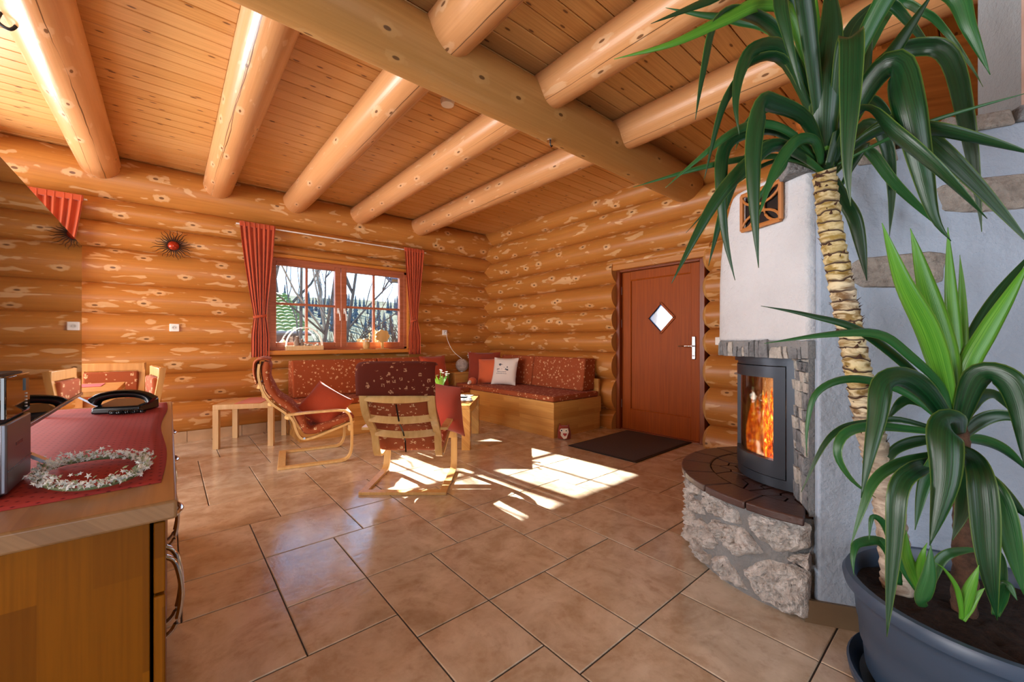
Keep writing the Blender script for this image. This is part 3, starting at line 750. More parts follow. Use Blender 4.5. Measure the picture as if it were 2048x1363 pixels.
ct = low_table('sturdy beech coffee table in front of the corner sofa', (2.29, 3.945, 0), R(-42.5), .80, .82, .45, .085, .036, 'birch', name='coffee_table')
for s in (-1, 1):
    MB().box(-.33, .33, s * .385 - .012, s * .385 + .012, .335, .414).build('apron', 'birch', ct); MB().box(s * .365 - .012, s * .365 + .012, -.33, .33, .335, .414).build('apron', 'birch', ct)
def print_mat():
    m, nt, b, o = newmat('magazine_print'); t = nd(nt, 'ShaderNodeTexCoord').outputs['Object']
    n = NOI(nt, t, 14.0, 2.0); c = MX(nt, MR(nt, n, .5, .53), lin('#EDEBE6'), lin('#3C3F46')); setc(nt, b, 'Base Color', c); b.inputs['Roughness'].default_value = .25; return m
MAT['print'] = print_mat()
for k, (x, y, r, h_, lab) in enumerate(((2.50, 3.80, -30, .4505, 'magazine lying at the right front edge of the coffee table'), (2.60, 3.97, -55, .4505, 'magazine lying at the far right corner of the coffee table'))):
    tag(MB().box(-.10, .10, -.145, .145, 0, .006).build('magazine', 'print', loc=(x, y, h_), rot=(0, 0, R(r))), lab, 'magazine')
# flowering plant on the coffee table
fp = thing('potted_flower', 'small potted plant with white blossoms on the coffee table', 'potted plant', (2.35, 4.03, .4505))
m = MB(); m.lathe([(.045, 0), (.062, .09), (.066, .095), (.060, .095), (.055, .08)], n=20); m.build('pot', plain('cream_pot', '#E6E2D8', .4), fp, True)
rg = random.Random(3); MAT['bloom'] = plain('white_petal', '#F6F4EA', .7); MAT['herb'] = plain('fresh_green', '#6BAE3A', .5, var=.3)
m = MB(); b_ = MB()
for k in range(26):
    a = rg.random() * 6.28; l = rg.uniform(.10, .2); tp = Vector((math.cos(a) * l * .5, math.sin(a) * l * .5, .08 + l)); bs = Vector((math.cos(a) * .02, math.sin(a) * .02, .085)); md = (bs + tp) / 2 + Vector((0, 0, .02))
    sd = Vector((-math.sin(a), math.cos(a), 0)) * .017
    m.add([bs, md - sd, tp, md + sd, md + Vector((0, 0, -.004))], [(0, 1, 4), (1, 2, 4), (2, 3, 4), (3, 0, 4)])
    if k % 2 == 0:
        c = tp + Vector((0, 0, rg.uniform(0, .05)))
        for q in range(5):
            aa = q * 1.257; p1 = c + Vector((math.cos(aa) * .02, math.sin(aa) * .02, .006)); sd2 = Vector((-math.sin(aa), math.cos(aa), 0)) * .008
            b_.add([c, (c + p1) / 2 - sd2, p1, (c + p1) / 2 + sd2], [(0, 1, 2, 3)])
        b_.tube([c - Vector((0, 0, .06)), c], .0015, 4, mi=1)
tag(m.build('leaves', 'herb', fp), kind='stuff'); tag(b_.build('blossoms', ['bloom', 'herb'], fp), kind='stuff')

# ================================================================ corner sofa: two benches and a corner box
so = thing('bench_sofa', 'wooden bench sofa along the door wall with rust patterned seat', 'sofa', (3.72, 4.0, 0))
def S_(name, mat, x0, x1, y0, y1, z0, z1, bevel=0.0, seg=2, par=so, ox=3.72, oy=4.0): return B(name, mat, x0 - ox, x1 - ox, y0 - oy, y1 - oy, z0, z1, par, bevel, seg)
S_('lower_panel', 'birch', 3.312, 4.14, 3.178, 4.93, 0, .215)
S_('upper_panel', 'birch', 3.295, 4.155, 3.165, 4.93, .215, .405, .004)
S_('end_panel', 'birchx', 3.314, 4.14, 3.170, 3.178, .0, .214); S_('end_panel', 'birchx', 3.297, 4.153, 3.158, 3.165, .217, .403)
S_('seat_cushion', 'fabric', 3.30, 4.12, 3.17, 5.20, .405, .47, .02, 3)
S_('arm_board', 'birch', 4.155, 4.19, 3.2, 3.3, .0, .62, .004)
def wedge(name, y0, y1, par=so):
    m = MB(); poly = [(3.925 - 3.72, .472), (4.185 - 3.72, .472), (4.185 - 3.72, .875), (3.985 - 3.72, .885)]
    m.rings([[(x, y0 - 4.0, z) for x, z in poly], [(x, y1 - 4.0, z) for x, z in poly]]); return m.build(name, 'fabric', par, bevel=.018, seg=3)
wedge('back_cushion', 3.27, 4.205); wedge('back_cushion', 4.213, 4.93)
sw = thing('bench_sofa', 'wooden bench sofa under the window with rust patterned seat', 'sofa', (2.1, 5.1, 0))
def W_(name, mat, x0, x1, y0, y1, z0, z1, bevel=0.0, seg=2): return B(name, mat, x0 - 2.1, x1 - 2.1, y0 - 5.1, y1 - 5.1, z0, z1, sw, bevel, seg)
W_('lower_panel', 'birchx', 1.08, 3.29, 4.83, 5.56, 0, .215); W_('upper_panel', 'birchx', 1.06, 3.29, 4.80, 5.56, .215, .365, .004)
W_('seat_cushion', 'fabric', 1.08, 3.29, 4.80, 5.40, .366, .43, .02, 3)
def wedge2(x0, x1):
    m = MB(); poly = [(5.22 - 5.1, .432), (5.49 - 5.1, .432), (5.49 - 5.1, .86), (5.30 - 5.1, .87)]
    m.rings([[(x0 - 2.1, y, z) for y, z in poly], [(x1 - 2.1, y, z) for y, z in poly]]); return m.build('back_cushion', 'fabric', sw, bevel=.018, seg=3)
wedge2(1.10, 2.125); wedge2(2.133, 2.86)
cb = thing('corner_box', 'beech corner box between the two bench sofas', 'storage box', (3.6, 5.3, 0))
MB().prism([(3.30 - 3.6, 5.56 - 5.3), (3.30 - 3.6, 5.22 - 5.3), (3.46 - 3.6, 5.215 - 5.3), (4.14 - 3.6, 5.215 - 5.3), (4.14 - 3.6, 5.56 - 5.3)], 0, .60).build('body', 'birchx', cb, bevel=.003)
MB().box(-.32, .56, -.10, .27, .60, .625).build('lid', 'birchx', cb, bevel=.004)
# scatter cushions
cushion('scatter_cushion', 'small orange cushion on the window bench next to the backrest end', .36, .34, .12, 'orange', (2.42, 5.15, .60), R(0), R(-16))
cushion('scatter_cushion', 'large rust red cushion in the corner of the window bench', .46, .46, .14, 'red', (2.95, 5.22, .66), R(8), R(-14))
cushion('scatter_cushion', 'large dark red cushion behind the orange one on the door wall bench', .50, .46, .13, 'darkred', (3.70, 5.02, .705), R(-40), R(-14))
cushion('scatter_cushion', 'plain orange cushion behind the white printed one', .42, .38, .12, 'orange', (3.66, 4.80, .655), R(-62), R(-14), R(-4))
wc = cushion('scatter_cushion', 'white cushion printed with a grey house and two lines of lettering', .40, .40, .12, plain('white_cotton', '#E4DFD8', .85, var=.04), (3.70, 4.52, .665), R(-68), R(-16))
# flat print on the white cushion: a long roof, house front, cars and two lines of text
pr = MB()
def fq(pts, mi=0):
    o_ = [(x, -.058 + .35 * (x * x + z * z) * .9 - .004, z) for x, z in pts]; pr.add(o_, [tuple(range(len(pts)))], mi)
fq([(-.085, .085), (-.06, .10), (.075, .055), (.07, .035)]); fq([(-.08, .075), (-.065, .08), (.02, .045), (.015, .03)], 1)
fq([(-.10, .02), (-.02, .028), (-.02, .015), (-.10, .012)]); fq([(.03, .03), (.05, .035), (.05, .005), (.03, .005)], 1); fq([(.05, .02), (.085, .02), (.085, -.0), (.05, -.0)])
fq([(-.10, .006), (.09, .002), (.09, -.003), (-.10, .0)], 1)
rg = random.Random(8)
for row, (za, hh, xa, xb) in enumerate(((-.028, .014, -.09, .055), (-.052, .012, -.10, .06))):
    x = xa
    while x < xb:
        w_ = rg.uniform(.006, .014); fq([(x, za), (x + w_, za), (x + w_, za + hh * rg.uniform(.6, 1)), (x, za + hh * rg.uniform(.6, 1))], 1); x += w_ + rg.uniform(.002, .006)
MAT['ink'] = plain('grey_ink', '#3E4654', .8); MAT['ink2'] = plain('pale_ink', '#6D7480', .8)
po = pr.build('print', ['ink', 'ink2'], wc)
# plush toy, daisy, ball lamp
pg = thing('plush_toy', 'small orange plush toy with a white snout on the bench seat', 'toy', (3.37, 4.86, .47), R(20))
m = MB(); m.lathe([(.005, 0), (.05, .005), (.062, .04), (.05, .08), (.02, .10), (.004, .102)], n=14, sx=1.25, sy=.9); m.build('body', 'orange', pg, True)
m = MB(); m.tube(smooth_path([(-.06, 0, .04), (-.10, -.01, .028), (-.13, -.015, .03)], 4), [.028, .027, .025, .024, .022, .02, .018, .014, .008], 10); m.build('snout', 'white', pg, True)
MB().tube([(.06, 0, .05), (.10, .02, .06)], [.012, .006], 8).build('tail', 'darkred', pg, True)
lamp = thing('ball_lamp', 'grey crackle-glass ball lamp on the corner box', 'lamp', (3.50, 5.33, .6255))
m = MB(); m.lathe([(.045, 0), (.062, .012), (.092, .05), (.105, .10), (.092, .15), (.055, .187), (.03, .195)], n=28); m.build('globe', stone_mat('crackle_glass', '#A79A92', '#C9C0BA', '#8C7C74'), lamp, True)
MB().lathe([(.05, 0), (.05, .008), (.03, .012)], n=20).build('foot_ring', 'silver', lamp, True)
fd = thing('daisy_stick', 'white wooden daisy on a stick behind the dark red cushion', 'decoration', (3.60, 5.25, .6255))
MB().tube([(0, 0, 0), (.0, 0, .22)], .004, 6).build('stick', 'bent', fd)
m = MB()
for k in range(8):
    a = k * math.pi / 4; c = Vector((.032 * math.cos(a), 0, .25 + .032 * math.sin(a))); u = Vector((math.cos(a), 0, math.sin(a))); v = Vector((-math.sin(a), 0, math.cos(a)))
    for yy in (0,): m.rings([[c + u * (.026 * math.cos(q)) + v * (.012 * math.sin(q)) + Vector((0, dy, 0)) for q in [2 * math.pi * j / 10 for j in range(10)]] for dy in (-.004, .004)])
m.build('petals', 'white', fd); MB().lathe([(.014, -.005), (.014, .005)], n=12).build('flower_centre', 'bent', fd, loc=(0, 0, .25), rot=(R(90), 0, 0))

# ================================================================ door mat and owl doorstop
dm_ = thing('doormat', 'charcoal doormat lying in front of the entrance door', 'doormat', (3.75, 2.46, 0), R(1))
MB().box(-.55, .55, -.40, .40, 0, .008).build('rubber_edge', 'blackmatt', dm_, bevel=.003); MB().box(-.525, .525, -.375, .375, .008, .012).build('pile', 'mat', dm_)
od = thing('owl_doorstop', 'dark red fabric owl doorstop beside the end of the bench', 'doorstop', (3.39, 3.085, 0), R(-52))
m = MB(); m.lathe([(.05, 0), (.074, .008), (.076, .06), (.066, .12), (.055, .145), (.02, .15), (.004, .15)], n=18, sy=.7); m.build('body', 'darkred', od, True)
for s in (-1, 1): MB().lathe([(.014, 0), (.008, .018), (.001, .034)], n=8).build('ear', 'darkred', od, True, loc=(s * .042, 0, .14), rot=(0, R(s * 18), 0))
m = MB(); pts = [(-.03, .125), (.045, .13), (.055, .09), (.03, .02), (.0, .01), (-.035, .05)]
m.rings([[(x, -.055 + .25 * x * x / .1 - dy, z) for x, z in pts] for dy in (0, .004)]); m.build('face_patch', plain('cream_felt', '#E6DACB', .9), od)
for s, r_ in ((-1, .018), (1, .014)):
    MB().lathe([(r_, 0), (r_, .005)], n=14).build('eye', 'white', od, loc=(s * .026, -.054, .105), rot=(R(90), 0, 0)); MB().lathe([(r_ * .5, 0), (r_ * .5, .003)], n=12).build('pupil', 'black', od, loc=(s * .026, -.0595, .105), rot=(R(90), 0, 0))
h_ = MB(); hp_ = [(.0 + .021 * (16 * math.sin(q) ** 3) / 16, .062 + .021 * (13 * math.cos(q) - 5 * math.cos(2 * q) - 2 * math.cos(3 * q) - math.cos(4 * q)) / 16) for q in [2 * math.pi * k / 20 for k in range(20)]]
h_.rings([[(x + .012, y, z) for x, z in hp_] for y in (-.060, -.064)]); h_.build('heart', plain('rose_felt', '#A83A3A', .9), od)

# ================================================================ curtains, rail, wall things
def curtain(label, x0t, x1t, xk0, xk1, zk, x0b, x1b, zb, zt=2.46, y=5.49, folds=7, seed=0):
    t = thing('curtain', label, 'curtain', ((x0t + x1t) / 2, y, zb)); cx = (x0t + x1t) / 2
    m = MB(); nu, nv = 56, 40; ix = {}
    for j in range(nv + 1):
        z = zt + (zb - zt) * j / nv
        if z > zk: f = (zt - z) / (zt - zk); f = f ** 1.25; a0, a1 = x0t + (xk0 - x0t) * f, x1t + (xk1 - x1t) * f
        else: f = min(1, (zk - z) / (zk - zb) * 2.2); a0, a1 = xk0 + (x0b - xk0) * f, xk1 + (x1b - xk1) * f
        amp = .016 + .010 * (1 - (a1 - a0) / (x1t - x0t))
        for i in range(nu + 1):
            u = i / nu
            ph_ = 2 * math.pi * folds * u + .6 * math.sin(3 * u + seed + z * 1.5)
            ix[i, j] = len(m.v); m.v.append((a0 + (a1 - a0) * u - cx + .004 * math.sin(ph_ * .5), amp * math.sin(ph_) - .02 * math.exp(-((z - zk) / .12) ** 2), z - zb))
    for i in range(nu):
        for j in range(nv): m.f.append((ix[i, j], ix[i + 1, j], ix[i + 1, j + 1], ix[i, j + 1])); m.m.append(0)
    o = m.build('fabric_drop', 'curtain', t, True); s_ = o.modifiers.new('s', 'SOLIDIFY'); s_.thickness = .003
    tb = MB(); rr = (xk1 - xk0) / 2 + .008; kc = (xk0 + xk1) / 2 - cx
    tb.rings([[(kc + rr * math.cos(q), -.02 + .035 * math.sin(q), zk - zb + dz + .012 * math.cos(q)) for q in [2 * math.pi * k / 20 for k in range(20)]] for dz in (-.016, .016)], cap0=False, cap1=False)
    q_ = tb.build('tie_band', 'curtain', t, True); s_ = q_.modifiers.new('s', 'SOLIDIFY'); s_.thickness = .003
    MB().box(x0t - cx, x1t - cx, -.012, .012, zt - zb - .05, zt - zb + .004).build('heading_tape', 'curtain', t, bevel=.004)
    return t
curtain('rust curtain gathered at the left side of the window', .61, .965, .745, .868, 1.385, .722, .90, .912, seed=1)
curtain('rust curtain gathered at the right side of the window', 2.61, 2.925, 2.70, 2.80, 1.40, 2.672, 2.862, .905, seed=2)
curtain('rust curtain above the television at the left picture edge', -.985, -.612, -.90, -.78, 1.385, -.95, -.76, .912, seed=3)
cr = thing('curtain_rail', 'thin white curtain rail above the window', 'curtain rail', (1.78, 5.53, 2.43))
MB().box(-1.2, 1.2, -.012, .012, 0, .014).build('rail', 'white', cr, bevel=.003)
for x in (-1.1, 0, 1.1): MB().box(x - .01, x + .01, .0, .09, .002, .012).build('bracket', 'white', cr)
cr = thing('curtain_rail', 'thin white curtain rail above the left window edge', 'curtain rail', (-1.95, 5.53, 2.43)); MB().box(-1.3, 1.36, -.012, .012, 0, .014).build('rail', 'white', cr, bevel=.003)
def outlet(label, x, z):
    t = thing('wall_socket', label, 'socket', (x, 5.605, z))
    MB().box(-.041, .041, -.012, .012, -.041, .041).build('plate', 'white', t, bevel=.006, seg=3)
    MB().lathe([(.021, 0), (.021, .0025), (.018, .0025), (.016, -.004)], n=18).build('socket_well', plain('pale_plastic', '#D8D6CF', .4), t, True, loc=(0, -.0125, 0), rot=(R(90), 0, 0))
    for s in (-1, 1): MB().lathe([(.003, 0), (.003, .002)], n=8).build('pin_hole', 'black', t, loc=(s * .0095, -.0135, 0), rot=(R(90), 0, 0))
    return t
outlet('white wall socket below the metal sun ornament', .044, 1.242); outlet('white wall socket above the ball lamp', 3.351, 1.234)
cb_ = MB(); cb_.tube(smooth_path([(3.365, 5.585, 1.22), (3.375, 5.56, 1.12), (3.41, 5.52, 1.0), (3.44, 5.46, .92), (3.50, 5.335, .822)], 6), .004, 6)
tag(cb_.build('lamp_cable', 'white', smooth=True), 'white cable from the wall socket down to the ball lamp', 'cable')
MB().box(-.014, .014, -.03, .0, -.014, .014).build('plug', 'white', bpy.data.objects['wall_socket.001'], bevel=.005, loc=(.006, -.012, -.004))
sn = thing('sun_ornament', 'rusty metal sun with wavy rays hanging on the log wall', 'wall ornament', (.036, 5.595, 2.11))
MAT['rust'] = plain('rusty_iron', '#3A2216', .7, .4, .3); MAT['redglass'] = plain('copper_red_glass', '#A8331A', .15, .3, .25, 30)
rg = random.Random(2)
for k in range(28):
    a = 2 * math.pi * k / 28; l = rg.uniform(.125, .19); m = MB(); pt = []
    for j in range(10):
        f = j / 9; w_ = .008 * math.sin(f * 9 + k * 2) * f; r_ = .05 + (l - .05) * f
        pt.append((r_ * math.cos(a) - w_ * math.sin(a), -.004 - .004 * f, r_ * math.sin(a) + w_ * math.cos(a)))
    m.tube(pt, lambda t: .0062 * (1 - .75 * t), 5); m.build('ray', 'rust', sn, True)
MB().lathe([(.001, -.028), (.025, -.024), (.045, -.010), (.05, 0)], n=24).build('glass_boss', 'redglass', sn, True, rot=(R(-90), 0, 0))
MB().lathe([(.058, -.004), (.058, .004)], n=24).build('back_ring', 'rust', sn, True, rot=(R(90), 0, 0))

# ---- on the window sill
ar = thing('candle_arch', 'wooden candle arch with two little cats on the window sill', 'candle arch', (1.30, 5.56, .985))
MB().box(-.215, .215, -.045, .045, 0, .055).build('base', 'lightwood', ar, bevel=.003)
for yy in (-.03, .03):
    m = MB(); m.strip([(.205 * math.cos(q), yy, .06 + .225 * math.sin(q)) for q in [math.pi * k / 24 for k in range(25)]], (0, 1, 0), .012, .008); m.build('bow', 'white', ar, True)
MAT['felt'] = plain('grey_felt', '#8D7C6E', .9)
for x, s in ((-.09, 1.0), (-.035, .72)):
    m = MB(); m.lathe([(.004, 0), (.034, .004), (.036, .03), (.026, .065), (.018, .08)], n=14); m.lathe([(.004, .072), (.022, .08), (.026, .098), (.018, .115), (.003, .118)], n=14)
    for e in (-1, 1): m.lathe([(.008, .108), (.001, .132)], c=(e * .014, 0, 0), n=6)
    c_ = m.build('cat_figure', 'felt', ar, True, loc=(x, -.01, .055)); c_.scale = (s, s, s)
m = MB(); rg = random.Random(4)
for k in range(22):
    c = (rg.uniform(.0, .17), rg.uniform(-.025, .025), .06 + rg.uniform(0, .012)); r_ = rg.uniform(.008, .016); m.lathe([(.002, -r_), (r_ * .8, -r_ * .5), (r_, 0), (r_ * .8, r_ * .5), (.002, r_)], c=c, n=8)
tag(m.build('moss_and_pebbles', plain('pale_pebble', '#B9B2A6', .9, var=.3, scale=40), ar, True), kind='stuff')
to = thing('tree_ornament', 'cut-out wooden tree standing on the right of the window sill', 'figurine', (2.312, 5.57, .985))
cr_ = []
for k in range(48):
    a = 2 * math.pi * k / 48; r_ = .082 + .016 * abs(math.cos(a * 3.5)); cr_.append((r_ * math.cos(a) * 1.08, .185 + r_ * math.sin(a) * .95))
MB().prism(cr_, -.012, .012, mat=Matrix.Rotation(R(90), 4, 'X')).build('crown', 'bent', to); MB().prism([(-.018, .008), (.018, .008), (.016, .12), (-.016, .12)], -.011, .011, mat=Matrix.Rotation(R(90), 4, 'X')).build('trunk', 'bent', to)
MB().box(-.085, .085, -.035, .035, 0, .010).build('foot', 'bent', to, bevel=.002)
wo_ = thing('wooden_owl', 'small carved wooden owl on the window sill left of the tree figure', 'figurine', (2.085, 5.575, .985))
MB().lathe([(.03, .008), (.047, .03), (.05, .07), (.044, .10), (.052, .135), (.03, .148), (.003, .145)], n=16, sy=.6).build('body', 'bent', wo_, True); MB().box(-.075, .06, -.035, .035, 0, .010).build('foot', 'bent', wo_, bevel=.002)
for s in (-1, 1): MB().lathe([(.012, 0), (.012, .006)], n=12).build('eye', 'white', wo_, loc=(s * .018, -.024, .115), rot=(R(90), 0, 0))

# ---- on the door wall and under the ceiling
ls = thing('light_switch', 'white light switch right of the door', 'switch', (4.195, 1.735, 1.10)); MB().box(-.012, .012, -.04, .04, -.04, .04).build('plate', 'white', ls, bevel=.005); MB().box(-.016, -.010, -.024, .024, -.024, .024).build('rocker', 'white', ls, bevel=.003)
pf = thing('picture_frame', 'narrow dark picture frame on the logs behind the chimney', 'picture', (4.18, 1.55, 1.56))
MB().box(-.012, .012, -.15, .15, 0, .44).build('frame', 'blackmatt', pf, bevel=.003); MB().box(-.014, -.011, -.12, .12, .03, .41).build('print', 'plaster', pf)
sd = thing('smoke_detector', 'white round smoke detector on the ceiling boards', 'smoke detector', (1.63, 2.685, 2.905)); MB().lathe([(.03, 0), (.048, .006), (.052, .018), (.052, .032)], n=28).build('cover', 'white', sd, True); MB().lathe([(.054, .032), (.054, .045)], n=28).build('base_ring', 'white', sd, True)
sp = thing('ceiling_hook', 'small metal lamp hook screwed under the main beam', 'hook', (2.155, 2.10, 2.585)); MB().lathe([(.026, -.004), (.026, .010)], n=20).build('rosette', 'chrome', sp, True); MB().tube([(0, 0, 0), (0, 0, -.03), (.012, 0, -.042), (.022, 0, -.03)], .005, 8).build('hook', 'black', sp, True)
lh = thing('lamp_hook', 'black wrought-iron hook at the left picture edge under the ceiling', 'hook', (-.63, 3.19, 2.72)); MB().tube(smooth_path([(0, 0, .22), (0, 0, .10), (.03, 0, .06), (.045, 0, .0), (.02, 0, -.05), (-.02, 0, -.03), (-.01, 0, .02)], 5), .008, 8).build('iron_scroll', 'blackmatt', lh, True)

# ================================================================ dining corner on the far left
MAT['dine'] = grain_wood('dining_wood', '#D19A55', '#B97F3C', 2, .4, 25)
def dining_chair(label, loc, rz):
    t = thing('dining_chair', label, 'chair', loc, rz)
    for sx in (-1, 1):
        MB().strip([(sx * .20, .20, 0), (sx * .20, .19, .42), (sx * .20, .215, .66), (sx * .20, .25, .90)], (1, 0, 0), .045, .035).build('back_leg', 'dine', t)
        MB().box(sx * .20 - .02, sx * .20 + .02, -.22, -.18, 0, .42).build('leg', 'dine', t)
    MB().box(-.22, .22, .222, .262, .83, .90).build('top_rail', 'dine', t, bevel=.005); MB().box(-.18, .18, .215, .232, .52, .57).build('lower_rail', 'dine', t, bevel=.004)
    MB().box(-.18, .18, .19, .245, .575, .825).build('back_pad', 'fabric', t, bevel=.015, seg=3); MB().box(-.22, .22, -.22, .21, .42, .47).build('seat', 'fabric', t, bevel=.015, seg=3)
    return t
dining_chair('wooden dining chair with patterned back pad facing the room by the far left wall', (-.42, 4.86, 0), R(-8)); dining_chair('wooden dining chair turned sideways at the right end of the dining table', (-.31, 4.17, 0), R(-82))
dt = low_table('beech dining table half hidden behind the television', (-.86, 4.40, 0), 0, 1.15, .80, .75, .07, .035, 'dine', name='dining_table')
tag(MB().box(-.20, .20, -.15, .15, 0, .003).build('place_mat', plain('rose_mat', '#C4545A', .8), loc=(-.60, 4.56, .7505)), 'rose place mat on the dining table', 'place mat')

# ================================================================ fireplace
FC = Vector((2.45, .57, 0))
def arc_box(m, a0, a1, r0, r1, z0, z1, n=None, c=(0, 0), mi=0):
    n = n or max(2, int(abs(a1 - a0) / 5)); rs = []
    for k in range(n + 1):
        a = R(a0 + (a1 - a0) * k / n); ca, sa = math.cos(a), math.sin(a)
        rs.append([(c[0] + r0 * ca, c[1] + r0 * sa, z0), (c[0] + r1 * ca, c[1] + r1 * sa, z0), (c[0] + r1 * ca, c[1] + r1 * sa, z1), (c[0] + r0 * ca, c[1] + r0 * sa, z1)])
    return m.rings(rs, mi=mi)
fpz = thing('fireplace', 'round rubble-stone hearth with white plaster chimney hood', 'fireplace', tuple(FC))
def loc2(p): return (p[0] - FC.x, p[1] - FC.y)
core = [(.548 * math.cos(R(a)), .548 * math.sin(R(a))) for a in range(25, 189, 4)] + [loc2((2.02, .40)), loc2((2.6, .2)), loc2((2.95, .4))]
MB().prism(core, 0, .385).build('mortar_core', 'mortar', fpz)
MB().prism([(.53 * math.cos(R(a)), .53 * math.sin(R(a))) for a in range(25, 189, 4)] + [loc2((2.02, .40)), loc2((2.6, .2)), loc2((2.95, .4))], .385, .40).build('slab_bed', 'gap', fpz)
rg = random.Random(21)
def rubble(poly, thick, seed):
    """one rough field stone on the drum; outline given as (angle, height) corners"""
    m = MB(); nr = 18; rr = random.Random(seed)
    ca = sum(p[0] for p in poly) / len(poly); cz_ = sum(p[1] for p in poly) / len(poly)
    out = []
    for a, b in zip(poly, poly[1:] + poly[:1]):
        for k in range(9):
            f = k / 9; out.append((a[0] + (b[0] - a[0]) * f + rr.uniform(-.5, .5), a[1] + (b[1] - a[1]) * f + rr.uniform(-.006, .006)))
    out = [((o[0] * 2 + out[i - 1][0] + out[(i + 1) % len(out)][0]) / 4, (o[1] * 2 + out[i - 1][1] + out[(i + 1) % len(out)][1]) / 4) for i, o in enumerate(out)]
    tilt = rr.uniform(-.25, .25), rr.uniform(-.25, .25); rings = []
    for i in range(nr + 1):
        f = i / nr; ring = []
        for a, z in out:
            aa, zv = ca + (a - ca) * f, cz_ + (z - cz_) * f; zv = min(.384, max(.004, zv))
            P = Vector((R(aa) * 6, zv * 10, seed * 1.7))
            cell = noise.cell(P * 1.1) if False else 0
            fac = abs(noise.noise(P * 1.2)) * .9 + abs(noise.noise(P * 2.9)) * .75 + abs(noise.noise(P * 6.5)) * .55 + abs(noise.noise(P * 14.0)) * .3 - .15
            h = thick * (1 - f ** 7) * (.35 + fac + tilt[0] * (aa - ca) / 8 + tilt[1] * (zv - cz_) / .06) - .012 * f ** 9
            rad = .548 + max(h, -.012); ar_ = R(aa); ring.append((rad * math.cos(ar_), rad * math.sin(ar_), zv))
        rings.append(ring)
    m.rings(rings, cap0=False, cap1=False)
    o = m.build('stone', 'stone', fpz, True)
STN = [[(193, .383), (193, .285), (181, .225), (170, .30), (169, .35), (173, .383)],
       [(193, .27), (193, .205), (184, .225)],
       [(193, .19), (193, .01), (184, .0), (172, .02), (166, .10), (170, .13), (176, .195), (186, .205)],
       [(167, .29), (165, .355), (150, .384), (141, .384), (140, .33), (148, .27), (158, .285)],
       [(177, .215), (168, .29), (160, .27), (149, .255), (146, .21), (155, .17), (165, .14)],
       [(164, .08), (170, .02), (158, .005), (150, .03), (151, .09), (158, .12)],
       [(146, .20), (154, .16), (150, .105), (143, .07), (134, .12), (134, .185), (139, .215)],
       [(148, .02), (149, .075), (141, .06), (133, .10), (127, .08), (126, .02), (137, .004)],
       [(138, .384), (138, .325), (131, .29), (122, .30), (119, .35), (122, .384)],
       [(144, .25), (137, .23), (131, .20), (124, .225), (122, .285), (131, .275), (138, .305)],
       [(131, .19), (131, .12), (122, .10), (114, .14), (114, .20), (122, .21)],
       [(119, .384), (116, .33), (108, .29), (99, .30), (96, .384)],
       [(119, .295), (111, .27), (104, .23), (112, .215), (120, .225)],
       [(124, .085), (124, .01), (112, .0), (104, .03), (106, .12), (112, .13)],
       [(110, .21), (102, .235), (95, .27), (92, .16), (100, .08), (104, .13)], [(101, .07), (100, .005), (88, .0), (89, .12)], [(92, .384), (94, .29), (86, .20), (78, .3), (78, .384)]]
for i, p in enumerate(STN): rubble(p, .042, 200 + i)
# hearth slab: curved border tiles and crazy paving
for k in range(8):
    a0 = 28 + k * 20.4
    m = MB(); arc_box(m, a0 + .25, a0 + 20.1, .455, .60, .385, .42); m.build('border_tile', 'slab', fpz, bevel=.006, seg=2)
def clip(poly, p, n):
    out = []
    for i in range(len(poly)):
        a, b = poly[i], poly[(i + 1) % len(poly)]; da = (a - p).dot(n); db = (b - p).dot(n)
        if da <= 0: out.append(a)
        if da * db < 0: out.append(a + (b - a) * (da / (da - db)))
    return out
seeds = [Vector((r * math.cos(R(a)), r * math.sin(R(a)))) for a, r in [(rg.uniform(28, 190), rg.uniform(.30, .45)) for _ in range(30)]]
disc = [Vector((.45 * math.cos(R(a)), .45 * math.sin(R(a)))) for a in range(24, 196, 6)] + [Vector((.15 * math.cos(R(a)), .15 * math.sin(R(a)))) for a in range(195, 24, -20)]
for i, s in enumerate(seeds):
    poly = list(disc)
    for j, q in enumerate(seeds):
        if i != j:
            d = (q - s); poly = clip(poly, s + d / 2 - d.normalized() * .004, d.normalized())
            if len(poly) < 3: break
    if len(poly) >= 3: MB().prism([(p.x, p.y) for p in poly], .388, .416 + rg.uniform(-.001, .002)).build('paving_piece', 'slab', fpz)
# column behind the stove, hood, slate lintel
colp = [loc2(p) for p in ((1.945, .462), (2.105, .548), (2.36, .50), (2.52, .66), (2.47, .895), (2.62, .92), (2.9, .7), (2.9, .3), (2.04, .37))]
MB().prism(colp, .40, 1.05).build('stove_column', 'mortar', fpz)
hood = [(1.932, .462), (1.945, .50), (2.00, .615), (2.06, .745), (2.095, .815), (2.125, .862), (2.17, .895), (2.24, .925), (2.35, .95), (2.5, .96), (2.75, .92), (2.9, .75), (2.9, .3), (2.04, .37)]
m = MB(); rs = []
A_ = Vector((1.932, .462))
for z, k in ((1.10, 1.0), (1.25, 1.0), (1.40, .995), (1.52, .985), (1.62, .95), (1.72, .89), (1.78, .84), (1.81, .80)):
    ring = []
    for i, p in enumerate(hood):
        P = Vector(p)
        if i > 1: P = A_ + (P - A_) * k
        P += Vector((noise.noise(Vector((p[0] * 9, p[1] * 9, z * 7))), noise.noise(Vector((p[0] * 9, p[1] * 9, z * 7 + 9)))) ) * .004
        ring.append((*loc2(P), z))
    rs.append(ring)
m.rings(rs); m.build('hood', 'plaster', fpz, bevel=.012, seg=3)
band = [(1.940, .478), (2.00, .612), (2.06, .742), (2.10, .825), (2.14, .872), (2.20, .908), (2.30, .94), (2.45, .955)]
MB().prism([loc2(p) for p in hood], 1.03, 1.10).build('lintel_core', 'mortar', fpz)
rg = random.Random(31)
